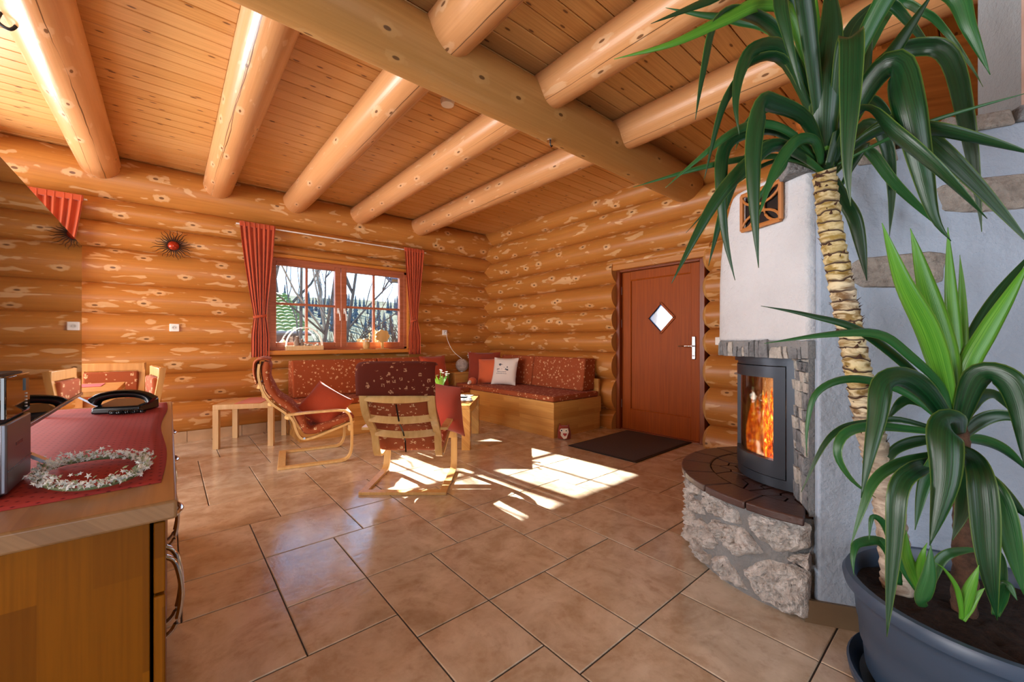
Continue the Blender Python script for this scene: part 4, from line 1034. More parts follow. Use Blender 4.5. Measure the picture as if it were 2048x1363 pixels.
def along(path, s):
    for a, b in zip(path, path[1:]):
        a, b = Vector(a), Vector(b); l = (b - a).length
        if s <= l: return a + (b - a) * (s / l), (b - a).normalized()
        s -= l
    return Vector(path[-1]), (Vector(path[-1]) - Vector(path[-2])).normalized()
s = .004
while s < .62:
    w = rg.uniform(.016, .05); p, d = along(band, s + w / 2); n_ = Vector((-d.y, d.x)); h = rg.uniform(.045, .085); t = rg.uniform(.005, .012); lean = rg.uniform(-.008, .008)
    q0, q1 = p - d * (w / 2 - .002), p + d * (w / 2 - .002)
    m = MB(); zb, zt = 1.026 + rg.uniform(0, .004), 1.028 + h
    def c3(v, z, off): return (*loc2(v + n_ * off), z)
    m.rings([[c3(q0, zb, -.004), c3(q1, zb, -.004), c3(q1, zb, t), c3(q0, zb, t)], [c3(q0 + d * lean, (zb + zt) / 2, -.004), c3(q1 + d * lean * .5, (zb + zt) / 2, -.004), c3(q1 + d * lean * .5, (zb + zt) / 2, t * 1.1), c3(q0 + d * lean, (zb + zt) / 2, t * .95)],
             [c3(q0 + d * (lean + w * .08), zt - rg.uniform(0, .012), -.004), c3(q1 + d * (lean - w * .1), zt - rg.uniform(0, .015), -.004), c3(q1 + d * (lean - w * .1), zt - rg.uniform(.004, .016), t * .8), c3(q0 + d * (lean + w * .08), zt - rg.uniform(0, .01), t * .8)]])
    m.build('slate_piece', 'slate' if rg.random() < .75 else 'slatelight', fpz); s += w
# stacked slates beside the stove
pa, pb = Vector((1.948, .462)), Vector((2.100, .545)); dd = (pb - pa).normalized(); nn = Vector((-dd.y, dd.x)); LN = (pb - pa).length
z = .422
while z < 1.02:
    h = rg.uniform(.02, .075); x = 0
    while x < LN - .01:
        w = min(rg.uniform(.025, .08), LN - x)
        if z + h > 1.025: h = 1.025 - z
        a_, b_ = pa + dd * (x + .002), pa + dd * (x + w - .002); t = rg.uniform(.006, .02)
        m = MB(); z0, z1 = z + .0015, z + h - .0015; k1, k2 = rg.uniform(-.004, .004), rg.uniform(-.004, .004)
        m.rings([[(*loc2(a_), z0), (*loc2(b_), z0 + k1), (*loc2(b_), z1), (*loc2(a_), z1 + k2)], [(*loc2(a_ + nn * t), z0), (*loc2(b_ + nn * t * .8), z0 + k1), (*loc2(b_ + nn * t), z1), (*loc2(a_ + nn * t * .9), z1 + k2)]])
        m.build('slate_piece', 'slatelight' if rg.random() < .5 else 'slate', fpz); x += w
    z += h
# terracotta vent in the hood
vt = MB(); vd = Vector((2.053 - 1.975, .735 - .556)).normalized(); vn = Vector((-vd.y, vd.x)); v0 = Vector((1.975, .556)) + vn * .006
def VP(u, z, o=0.0): p = v0 + vd * u + vn * o; return (*loc2(p), z)
W_v, z0, z1 = .195, 1.612, 1.772
MAT['terra'] = plain('terracotta_grille', '#B5743A', .55, var=.1)
ven = MB().add([VP(.012, z0 + .012, .004), VP(W_v - .012, z0 + .012, .004), VP(W_v - .012, z1 - .012, .004), VP(.012, z1 - .012, .004)], [(0, 1, 2, 3)]).build('vent', 'black', fpz)
for a, b in (((0, z0), (W_v, z0)), ((W_v, z0), (W_v, z1)), ((W_v, z1), (0, z1)), ((0, z1), (0, z0))):
    MB().tube([VP(*a, .012), VP(*b, .012)], .010, 6).build('vent_rim', 'terra', ven)
for cx_, cz_, q0, q1 in ((0, (z0 + z1) / 2, -90, 90), (W_v, (z0 + z1) / 2, 90, 270), (W_v / 2, z0, 0, 180), (W_v / 2, z1, 180, 360)):
    rx, rz = (W_v * .42, (z1 - z0) / 2) if cx_ in (0, W_v) else (W_v / 2, (z1 - z0) * .40)
    MB().tube([VP(min(W_v, max(0, cx_ + rx * math.cos(R(q0 + (q1 - q0) * k / 12)))), cz_ + rz * math.sin(R(q0 + (q1 - q0) * k / 12)), .012) for k in range(13)], .006, 6).build('grille_arc', 'terra', ven, True)

# ---- stove insert
sv = thing('wood_stove', 'dark steel stove with a curved glass door and a fire burning inside', 'stove', (FC.x, FC.y, .42))
f_ = MB()
arc_box(f_, 90, 184, .25, .322, .002, .045); arc_box(f_, 90, 184, .25, .322, .565, .60); arc_box(f_, 176.5, 184, .25, .322, .045, .565); arc_box(f_, 90, 97.5, .25, .322, .045, .565)
f_.build('surround', 'stove', sv, True, .0)
tp_ = MB(); arc_box(tp_, 88, 184.5, .18, .336, .580, .604); tp_.build('top_cap', 'stove', sv, True)
d_ = MB(); arc_box(d_, 98, 176, .29, .326, .049, .125); arc_box(d_, 98, 176, .29, .326, .508, .561); arc_box(d_, 167, 176, .29, .326, .125, .508); arc_box(d_, 98, 105, .29, .326, .125, .508)
dr = d_.build('door', 'stove', sv, True)
g_ = MB(); arc_box(g_, 105, 167, .306, .310, .125, .508, 20); g_.build('curved_glass', glass('stove_glass', (.97, .93, .88, 1), .05), dr, True)
MAT['brick'] = plain('vermiculite', '#C4A688', .9, var=.12)
fb = MB(); arc_box(fb, 88, 186, .04, .06, .06, .55); fb.build('firebox_back', 'brick', sv)
MB().prism([(.285 * math.cos(R(a)), .285 * math.sin(R(a))) for a in range(88, 187, 7)] + [(.02, 0)], .06, .075).build('firebox_floor', 'brick', sv)
MB().prism([(.285 * math.cos(R(a)), .285 * math.sin(R(a))) for a in range(88, 187, 7)] + [(.02, 0)], .54, .56).build('firebox_top', 'brick', sv)
dirv = Vector((math.cos(R(137)), math.sin(R(137)), 0)); sidev = Vector((-dirv.y, dirv.x, 0))
MAT['char'] = plain('charred_wood', '#2A1A12', .9, var=.5, scale=30, bmp=.6)
for i, (u0, v0_, z0_, u1, v1_, z1_, r_) in enumerate(((.14, -.13, .095, .18, .11, .10, .033), (.20, -.10, .10, .17, .13, .135, .028), (.16, -.10, .155, .20, .12, .20, .030), (.19, .02, .13, .15, -.13, .25, .024))):
    p, q = dirv * u0 + sidev * v0_ + Vector((0, 0, z0_)), dirv * u1 + sidev * v1_ + Vector((0, 0, z1_)); m = MB(); m.tube([p + (q - p) * (k / 6) for k in range(7)], lambda t: r_ * (1 + .1 * math.sin(t * 9 + i)), 10)
    o = m.build('firewood', 'char', smooth=True); o.location = (FC.x, FC.y, .42); tag(o, ['charred log at the bottom of the stove fire', 'charred log leaning at the front of the fire', 'upper charred log across the fire', 'thin charred log standing steeply in the fire'][i], 'firewood', 'logs in the stove')
def flame_mat():
    m = bpy.data.materials.new('flame'); m.use_nodes = True; nt = m.node_tree; nt.nodes.clear()
    o = nd(nt, 'ShaderNodeOutputMaterial'); t = nd(nt, 'ShaderNodeTexCoord').outputs['Object']; s_ = SEP(nt, t)
    v = XYZ(nt, M(nt, 'MULTIPLY', s_[0], 26.0), M(nt, 'MULTIPLY', s_[1], 26.0), M(nt, 'MULTIPLY', s_[2], 8.0)); n1 = NOI(nt, v, 1.6, 4.0, .65, 1.6)
    c = MX(nt, MR(nt, n1, .38, .5), lin('#7A1503'), lin('#F04C08')); c = MX(nt, MR(nt, n1, .5, .62), c, lin('#FFA21E')); c = MX(nt, MR(nt, n1, .62, .74), c, lin('#FFE9A0'))
    e = nd(nt, 'ShaderNodeEmission', {0: c, 1: MR(nt, n1, .36, .7, .5, 2.3)}); tr = nd(nt, 'ShaderNodeBsdfTransparent')
    mx = nd(nt, 'ShaderNodeMixShader', {0: MR(nt, n1, .33, .44), 1: tr.outputs[0], 2: e.outputs[0]}); nt.links.new(mx.outputs[0], o.inputs[0]); return m
MAT['flame'] = flame_mat()
fi = thing('fire', 'orange and yellow flames burning behind the curved glass', 'fire', (FC.x, FC.y, .49)); rg = random.Random(9)
for k in range(64):
    u, v = rg.uniform(.09, .265), rg.uniform(-.17, .17); v *= math.sqrt(max(.1, 1 - (u / .29) ** 2)) if u > .2 else 1; h = rg.uniform(.12, .36) * (1.15 - .5 * abs(v) / .17); w = rg.uniform(.02, .042); ph_ = rg.uniform(0, 6.28)
    base = dirv * u + sidev * v; m = MB(); rs = []
    for i in range(11):
        f = i / 10; wd = w * (math.sin(math.pi * min(1, (f * .8 + .2))) ** .8) * (1 - f * .25) + .0006; off = sidev * (.018 * math.sin(f * 6 + ph_) * f) + dirv * (.008 * math.cos(f * 5 + ph_) * f)
        c = base + off + Vector((0, 0, f * h)); rs.append([c + sidev * wd * math.cos(q) + dirv * wd * .4 * math.sin(q) for q in [2 * math.pi * j / 8 for j in range(8)]])
    m.rings(rs); m.build('flame', 'flame', fi, True)
fl_ = bpy.data.lights.new('fire_glow', 'POINT'); fl_.energy = 5; fl_.color = (1, .42, .12); fl_.shadow_soft_size = .08; flo = bpy.data.objects.new('fire_glow', fl_); COL.objects.link(flo); flo.location = FC + dirv * .15 + Vector((0, 0, .75))

# ================================================================ plastered half-height wall beside the hearth
RZ = math.atan2(-.857, .515)
hw = struct('wall_hearth', 'white plastered half-height wall beside the hearth', (1.908, .472, 0), RZ)
m = MB(); top = [(0, 1.772), (.2, 1.80), (.4, 1.83), (.62, 1.855), (2.2, 1.95)]
top[0] = (.05, 1.779); prof = [(.05, 0), (2.2, 0)] + top[::-1]
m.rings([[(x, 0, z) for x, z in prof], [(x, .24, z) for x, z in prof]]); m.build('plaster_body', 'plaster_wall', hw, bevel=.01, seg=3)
for k in range(5): B('skirting_tile', plain('brown_skirting', '#78654E', .4) if k == 0 else bpy.data.materials['brown_skirting'], -.0 + k * .33 + .002, .33 + k * .33 - .002, -.012, 0.0, 0, .088, hw)
rg = random.Random(77)
def flat_stone(x0, x1, z0, z1, seed, out=.012):
    m = MB(); na = 26; rr = random.Random(seed); ph_ = [rr.uniform(0, 6.28) for _ in range(3)]; rs = []
    cx_, cz_ = (x0 + x1) / 2, (z0 + z1) / 2
    for f, y in ((1.0, .02), (1.0, -.0), (.93, -out * .7), (.6, -out), (.02, -out)):
        ring = []
        for j in range(na):
            q = 2 * math.pi * j / na; o_ = 1 + .05 * math.sin(2 * q + ph_[0]) + .05 * math.sin(3 * q + ph_[1]) + .03 * math.sin(7 * q + ph_[2])
            ring.append((cx_ + (x1 - x0) / 2 * math.copysign(abs(math.cos(q)) ** .45, math.cos(q)) * o_ * f, y + .003 * noise.noise(Vector((j * .9, f * 3, seed))), cz_ + (z1 - z0) / 2 * math.copysign(abs(math.sin(q)) ** .45, math.sin(q)) * o_ * f))
        rs.append(ring)
    m.rings(rs); m.build('stone', 'wallstone', hw, True)
flat_stone(.165, .435, 1.297, 1.425, 1); flat_stone(.415, .80, 1.558, 1.678, 2)
for i, (a, b, h0, h1, y0) in enumerate(((-.06, .07, .0, .06, -.012), (.075, .17, .0, .05, -.008), (.175, .30, -.03, .045, -.014), (.305, .42, .0, .05, -.01), (.425, .50, .01, .07, -.012), (.505, .62, .0, .055, -.016), (.625, .80, .0, .06, -.01), (.81, 1.0, 0, .06, -.01))):
    zz_ = 1.772 + a * .135; m = MB()
    m.rings([[(a, y0, zz_ + h0), (b, y0 + .004, zz_ + h0 + rg.uniform(-.01, .01)), (b, .245, zz_ + h0), (a, .245, zz_ + h0)], [(a + .01, y0 + .006, zz_ + h1 + rg.uniform(-.01, .012)), (b - .012, y0 + .008, zz_ + h1 + rg.uniform(-.01, .012)), (b - .008, .23, zz_ + h1), (a + .008, .23, zz_ + h1)]])
    m.build('cap_stone', 'wallstone' if i % 3 else 'slate', hw, bevel=.008)
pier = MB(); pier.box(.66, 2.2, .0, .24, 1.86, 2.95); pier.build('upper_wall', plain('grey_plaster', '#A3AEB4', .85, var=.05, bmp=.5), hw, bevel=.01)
B('corner_bead', plain('pale_rose_paint', '#D9BFB2', .7), .655, .70, -.012, .03, 1.875, 2.95, hw, .004)
# stair side behind the wall
ss = thing('stair_side', 'varnished wooden stair side panel behind the plaster wall', 'stairs', (1.908, .472, 0), RZ); MAT['stairwood'] = grain_wood('stair_wood', '#A8612A', '#8A4B1C', 0, .35, 30)
MB().box(.25, 1.9, .80, .83, 2.20, 2.66).build('stringer_board', 'stairwood', ss, bevel=.004); MB().box(.25, 1.9, .765, .83, 2.17, 2.205).build('lower_rail', 'bent', ss, bevel=.003)
MB().lathe([(.02, 0), (.045, .03), (.05, .06), (.035, .1), (.004, .115)], n=18).build('newel_knob', 'stairwood', ss, True, loc=(.26, .80, 2.28))
MB().box(.235, .30, .77, .85, .0, 2.32).build('newel_post', 'stairwood', ss, bevel=.006)
MB().box(.75, 2.0, 1.5, 1.54, .4, 2.9).build('stairwell_panel', 'stairwood', ss)
for k in range(3): MB().box(.6 + k * .45, .62 + k * .45, .84, .88, 2.66, 2.94).build('baluster', 'stairwood', ss)

# ================================================================ the yucca and its pot
PX, PY = 1.815, .0
pt = thing('planter', 'large slate-blue plastic planter with a saucer in the right foreground', 'planter', (PX, PY, 0))
MB().lathe([(.235, .012), (.255, .05), (.262, .13), (.268, .135), (.272, .20), (.276, .205), (.282, .275), (.290, .300), (.306, .310), (.310, .330), (.302, .346), (.286, .346), (.278, .330), (.274, .29)], n=64, cap1=False, sx=1.06, sy=1.06).build('tub', 'pot', pt, True)
MB().lathe([(.20, 0), (.285, .002), (.298, .02), (.302, .045), (.296, .052), (.288, .045), (.27, .012), (.20, .010)], n=56, sx=1.05, sy=1.05).build('saucer', 'pot', pt, True)
m = MB(); rs = []
for i in range(9):
    r = .29 * i / 8 + .001; rs.append([(r * math.cos(q), r * math.sin(q), .292 + .014 * noise.noise(Vector((r * 22 * math.cos(q), r * 22 * math.sin(q), 1))) + .012 * noise.noise(Vector((r * 60 * math.cos(q), r * 60 * math.sin(q), 5)))) for q in [2 * math.pi * j / 40 for j in range(40)]])
m.rings(rs, cap0=False, cap1=False); tag(m.build('soil', 'soil', pt, True), kind='stuff')
yu = thing('yucca', 'tall yucca with a bare ringed trunk and drooping leaves', 'plant', (PX, PY, .29))
def yl(p): return Vector((p[0] - PX, p[1] - PY, p[2] - .29))
TR = [(1.802, .189, .285), (1.803, .214, .577), (1.779, .248, .772), (1.767, .271, .92), (1.748, .3, 1.137), (1.722, .322, 1.305), (1.684, .341, 1.488), (1.656, .352, 1.665)]
def trunk_mat():
    m, nt, b, o = newmat('yucca_bark'); t = nd(nt, 'ShaderNodeTexCoord').outputs['Object']; s_ = SEP(nt, t)
    n1 = NOI(nt, XYZ(nt, M(nt, 'MULTIPLY', s_[0], 9.0), M(nt, 'MULTIPLY', s_[1], 9.0), M(nt, 'MULTIPLY', s_[2], 22.0)), 2.0, 4.0, .6, .8); n2 = NOI(nt, t, 3.0)
    low = MR(nt, s_[2], .42, .58)
    c = MX(nt, MR(nt, n1, .40, .58), lin('#6A4A2E'), lin('#DDD2B4')); c = MX(nt, M(nt, 'MULTIPLY', MR(nt, n2, .48, .62), .4), c, lin('#CDB650')); rz_ = NOI(nt, t, 12.0, 2.0); phs = M(nt, 'FRACT', M(nt, 'ADD', M(nt, 'MULTIPLY', s_[2], 31.0), M(nt, 'MULTIPLY', rz_, 1.6))); c = MX(nt, MR(nt, phs, .26, .1), c, lin('#3E281A')); c = MX(nt, M(nt, 'MULTIPLY', MR(nt, n2, .5, .44), .55), c, lin('#E6DCC2'))
    c = MX(nt, low, MX(nt, MR(nt, n1, .35, .65), lin('#8C7A68'), lin('#CBBDAA')), c)
    setc(nt, b, 'Base Color', c); b.inputs['Roughness'].default_value = .7; bump(nt, b, n1, .6, .01); return m
MAT['bark'] = trunk_mat()
tp = [yl(p) for p in smooth_path(TR, 14)]
MAT['bark2'] = plain('brown_bark', '#5A4030', .85, var=.5, scale=40, bmp=.8)
def trunk(path, r0, name='trunk', mat='bark'):
    m = MB(); rs = []; s = 0
    for i, p in enumerate(path):
        if i: s += (p - path[i - 1]).length
        tg = (path[min(i + 1, len(path) - 1)] - path[max(i - 1, 0)]).normalized(); u = tg.orthogonal().normalized(); w = tg.cross(u)
        r = r0 * (1.0 - .22 * (i / len(path))) * (1 + .20 * ((s / .032) % 1.0))
        rs.append([p + (u * math.cos(q) + w * math.sin(q)) * r * (1 + .05 * noise.noise(Vector((math.cos(q) * 2, math.sin(q) * 2, s * 30)))) + tg * .006 * math.sin(q + s * 60) for q in [2 * math.pi * j / 16 for j in range(16)]])
    m.rings(rs); return m.build(name, mat, yu, True)
dense = []
for a, b in zip(tp, tp[1:]): dense += [a, (a + b) / 2]
trunk(dense + [tp[-1]], .037)
rg = random.Random(14); m = MB()
for k in range(150):
    f = rg.uniform(.28, .98); i = int(f * (len(tp) - 1)); p = tp[i]; a = rg.uniform(0, 6.28); d = Vector((math.cos(a), math.sin(a), 0)); s_ = Vector((-d.y, d.x, 0)) * rg.uniform(.005, .012); r = .037 * (1 - .22 * f)
    b0 = p + d * r * .95; m.add([b0 - s_, b0 + s_, b0 + d * rg.uniform(.008, .016) + Vector((0, 0, rg.uniform(.004, .018))), b0 + Vector((0, 0, -.006))], [(0, 1, 2), (0, 2, 3), (1, 3, 2)])
tag(m.build('leaf_scars', plain('dry_leaf_scar', '#4A3020', .9), yu), kind='stuff')
ST2 = [(1.80, .046, .29), (1.828, .045, .62), (1.812, .062, .86)]; trunk([yl(p) for p in smooth_path(ST2, 20)], .026, 'side_trunk', 'bark2')
def leaf(pts, width, tone, twist, parent, grow=.5):
    sp = smooth_path(pts, max(4, int(26 / (len(pts) - 1)))); K = len(sp); verts = []; uvs = []; sign = None; prev = None
    cdir = Vector((0, 0, 1.10))
    tot = [0]
    for a, b in zip(sp, sp[1:]): tot.append(tot[-1] + (b - a).length)
    for i, p in enumerate(sp):
        t = (sp[min(i + 1, K - 1)] - sp[max(i - 1, 0)]).normalized(); s = tot[i] / tot[-1]
        if prev is None:
            vw = (p - cdir).normalized(); w = t.cross(vw)
            if w.length < .05: w = t.orthogonal()
            w.normalize(); w = Matrix.Rotation(R(twist), 3, t) @ w
        else:
            vw = (p - cdir).normalized(); w2 = Matrix.Rotation(R(twist), 3, t) @ (t.cross(vw).normalized() if t.cross(vw).length > .05 else prev)
            if w2.dot(prev) < 0: w2 = -w2
            w = (prev * .6 + w2 * .4); w = (w - t * w.dot(t)).normalized()
        prev = w; n = t.cross(w).normalized()
        if n.z < 0 and sign is None: sign = -1
        elif sign is None: sign = 1
        n = n * sign
        pw = (.55 + .45 * min(1, s / .35)) * (1 - max(0, (s - .45) / .55) ** 1.7); hw_ = max(.0006, width / 2 * pw)
        for k, (q, h) in enumerate(((-1, .34), (-.55, .14), (0, 0), (.55, .14), (1, .34))): verts.append(p + w * hw_ * q * .95 + n * hw_ * h); uvs.append((.5 + q / 2, s))
    faces = [(i * 5 + k, i * 5 + k + 1, i * 5 + 6 + k, i * 5 + 5 + k) for i in range(K - 1) for k in range(4)]
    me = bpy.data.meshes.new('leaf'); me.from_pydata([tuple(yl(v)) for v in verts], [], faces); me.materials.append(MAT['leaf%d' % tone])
    uvl = me.uv_layers.new(name='uv')
    for lp in me.loops: uvl.data[lp.index].uv = uvs[lp.vertex_index]
    me.polygons.foreach_set('use_smooth', [True] * len(me.polygons)); me.update()
    o = link('leaf', me, parent); sm = o.modifiers.new('thickness', 'SOLIDIFY'); sm.thickness = .0012; sm.offset = 0
    return o
UPPER_LEAVES = [
 ([(1.659,0.35,1.651),(1.582,0.336,1.784),(1.55,0.324,1.923),(1.549,0.312,2.085),(1.553,0.321,2.248)],0.085,0,0),
 ([(1.653,0.329,1.724),(1.531,0.275,1.935),(1.482,0.25,1.96),(1.441,0.246,1.768),(1.434,0.252,1.588),(1.44,0.246,1.474)],0.06,0,10),
 ([(1.653,0.329,1.708),(1.602,0.24,1.858),(1.57,0.176,1.888),(1.533,0.142,1.756),(1.559,0.12,1.606),(1.588,0.095,1.443),(1.623,0.065,1.372)],0.075,0,-10),
 ([(1.656,0.325,1.683),(1.565,0.246,1.783),(1.507,0.164,1.661),(1.528,0.08,1.538),(1.622,0.001,1.418)],0.045,0,35),
 ([(1.699,0.328,1.705),(1.677,0.216,1.75),(1.64,0.116,1.703),(1.683,0.014,1.647),(1.726,-0.088,1.581)],0.045,0,30),
 ([(1.712,0.331,1.709),(1.781,0.193,1.811),(1.723,0.111,1.69),(1.76,0.014,1.53),(1.797,-0.083,1.348)],0.05,0,-20),
 ([(1.732,0.34,1.752),(1.811,0.233,2.022),(1.854,0.131,2.049),(1.848,0.071,1.973),(1.838,0.04,1.767),(1.861,0.02,1.556),(1.87,0.012,1.429)],0.055,0,15),
 ([(1.737,0.336,1.735),(1.76,0.276,1.897),(1.781,0.193,2.036),(1.807,0.106,2.186)],0.055,0,10),
 ([(1.753,0.348,1.831),(1.786,0.32,2.16),(1.891,0.231,2.299)],0.035,0,30),
 ([(1.757,0.345,1.849),(1.863,0.32,2.18),(1.959,0.239,2.31),(2.027,0.181,2.243),(2.082,0.134,2.153),(2.144,0.082,2.078)],0.042,0,25),
 ([(1.636,0.316,1.875),(1.575,0.171,2.113),(1.621,0.067,2.056),(1.632,0.031,1.931),(1.673,-0.004,1.811)],0.055,1,0),
 ([(1.787,0.345,1.877),(2.041,0.235,2.329),(2.068,0.146,2.279),(2.13,0.094,2.207),(2.144,0.043,2.079),(2.15,0.011,1.98)],0.032,1,20),
 ([(1.599,0.347,1.779),(1.369,0.346,2.156),(1.293,0.371,2.059),(1.285,0.352,1.92),(1.313,0.328,1.774)],0.05,0,15),
 ([(1.65,0.357,1.734),(1.643,0.376,1.989),(1.61,0.404,2.223),(1.592,0.419,2.323)],0.045,1,10),
 ([(1.615,0.334,1.715),(1.597,0.35,2.004),(1.587,0.358,2.229)],0.035,2,20),
 ([(1.621,0.355,1.822),(1.477,0.386,2.093),(1.347,0.43,2.104),(1.206,0.484,2.017),(1.043,0.557,1.91),(0.907,0.647,1.853)],0.042,2,30),
 ([(1.621,0.355,1.855),(1.383,0.4,2.202),(1.12,0.492,2.028),(0.955,0.567,1.924)],0.045,0,25),
 ([(1.722,0.374,1.866),(1.615,0.465,2.16),(1.495,0.567,2.216),(1.403,0.646,2.233),(1.312,0.723,2.254)],0.045,1,35),
 ([(1.624,0.353,1.806),(1.442,0.415,2.034),(1.293,0.476,2.071),(1.189,0.499,2.002),(1.131,0.509,1.851),(1.112,0.525,1.713)],0.045,0,-30),
 ([(1.628,0.35,1.789),(1.465,0.396,1.985),(1.333,0.443,1.972),(1.274,0.467,1.892),(1.24,0.469,1.785),(1.238,0.458,1.686)],0.045,0,20),
 ([(1.625,0.352,1.757),(1.48,0.41,1.966),(1.347,0.457,1.944),(1.287,0.481,1.869),(1.229,0.504,1.766),(1.192,0.536,1.573)],0.035,0,-25),
 ([(1.628,0.35,1.691),(1.505,0.362,1.781),(1.348,0.403,1.792),(1.278,0.411,1.766),(1.225,0.416,1.639),(1.214,0.412,1.469),(1.224,0.404,1.299)],0.05,0,5),
 ([(1.634,0.358,1.679),(1.512,0.395,1.751),(1.408,0.444,1.773),(1.278,0.489,1.722),(1.164,0.559,1.616),(1.105,0.609,1.547)],0.028,1,30),
 ([(1.646,0.36,1.675),(1.485,0.444,1.695),(1.282,0.551,1.646),(1.069,0.693,1.564)],0.022,1,30),
 ([(1.649,0.358,1.7),(1.499,0.433,1.776),(1.371,0.489,1.75),(1.301,0.522,1.692),(1.271,0.522,1.571),(1.28,0.514,1.416),(1.303,0.494,1.283)],0.042,0,10),
 ([(1.649,0.358,1.675),(1.441,0.416,1.706),(1.288,0.454,1.616),(1.179,0.507,1.486),(1.081,0.578,1.262)],0.045,0,15),
 ([(1.661,0.361,1.671),(1.52,0.468,1.75),(1.426,0.521,1.664),(1.374,0.552,1.539),(1.323,0.582,1.341)],0.038,0,-15),
 ([(1.628,0.35,1.675),(1.549,0.351,1.727),(1.443,0.375,1.702),(1.36,0.407,1.602),(1.311,0.434,1.458)],0.036,1,20),
 ([(1.673,0.364,1.667),(1.568,0.453,1.709),(1.447,0.555,1.625),(1.327,0.658,1.464)],0.014,0,0),
 ([(1.64,0.352,1.655),(1.536,0.402,1.699),(1.476,0.426,1.642),(1.392,0.484,1.512)],0.03,1,-20),
 ([(1.699,0.342,1.659),(1.786,0.32,1.58),(1.841,0.3,1.508),(1.87,0.275,1.311)],0.045,0,10),
 ([(1.732,0.34,1.684),(1.865,0.279,1.859),(1.948,0.235,1.802),(1.963,0.222,1.638),(1.958,0.227,1.474)],0.04,0,0),
 ([(1.757,0.345,1.684),(1.864,0.281,1.775),(1.952,0.206,1.648),(2.086,0.092,1.476)],0.036,1,20),
 ([(1.714,0.342,1.663),(1.837,0.277,1.788),(1.825,0.314,1.701),(1.797,0.35,1.608)],0.03,0,0),
 ([(1.674,0.324,1.679),(1.696,0.134,1.739),(1.797,-0.083,1.781)],0.012,1,0),
 ([(1.621,0.329,1.666),(1.62,0.291,1.795),(1.668,0.25,1.92),(1.726,0.24,2.101)],0.05,0,40),
 ([(1.69,0.349,1.692),(1.704,0.416,1.877),(1.683,0.486,1.953),(1.623,0.564,1.91),(1.581,0.599,1.8)],0.04,0,10),
 ([(1.715,0.354,1.718),(1.85,0.332,1.911),(1.984,0.283,1.995),(2.068,0.238,1.931),(2.097,0.214,1.781)],0.04,0,10),
]
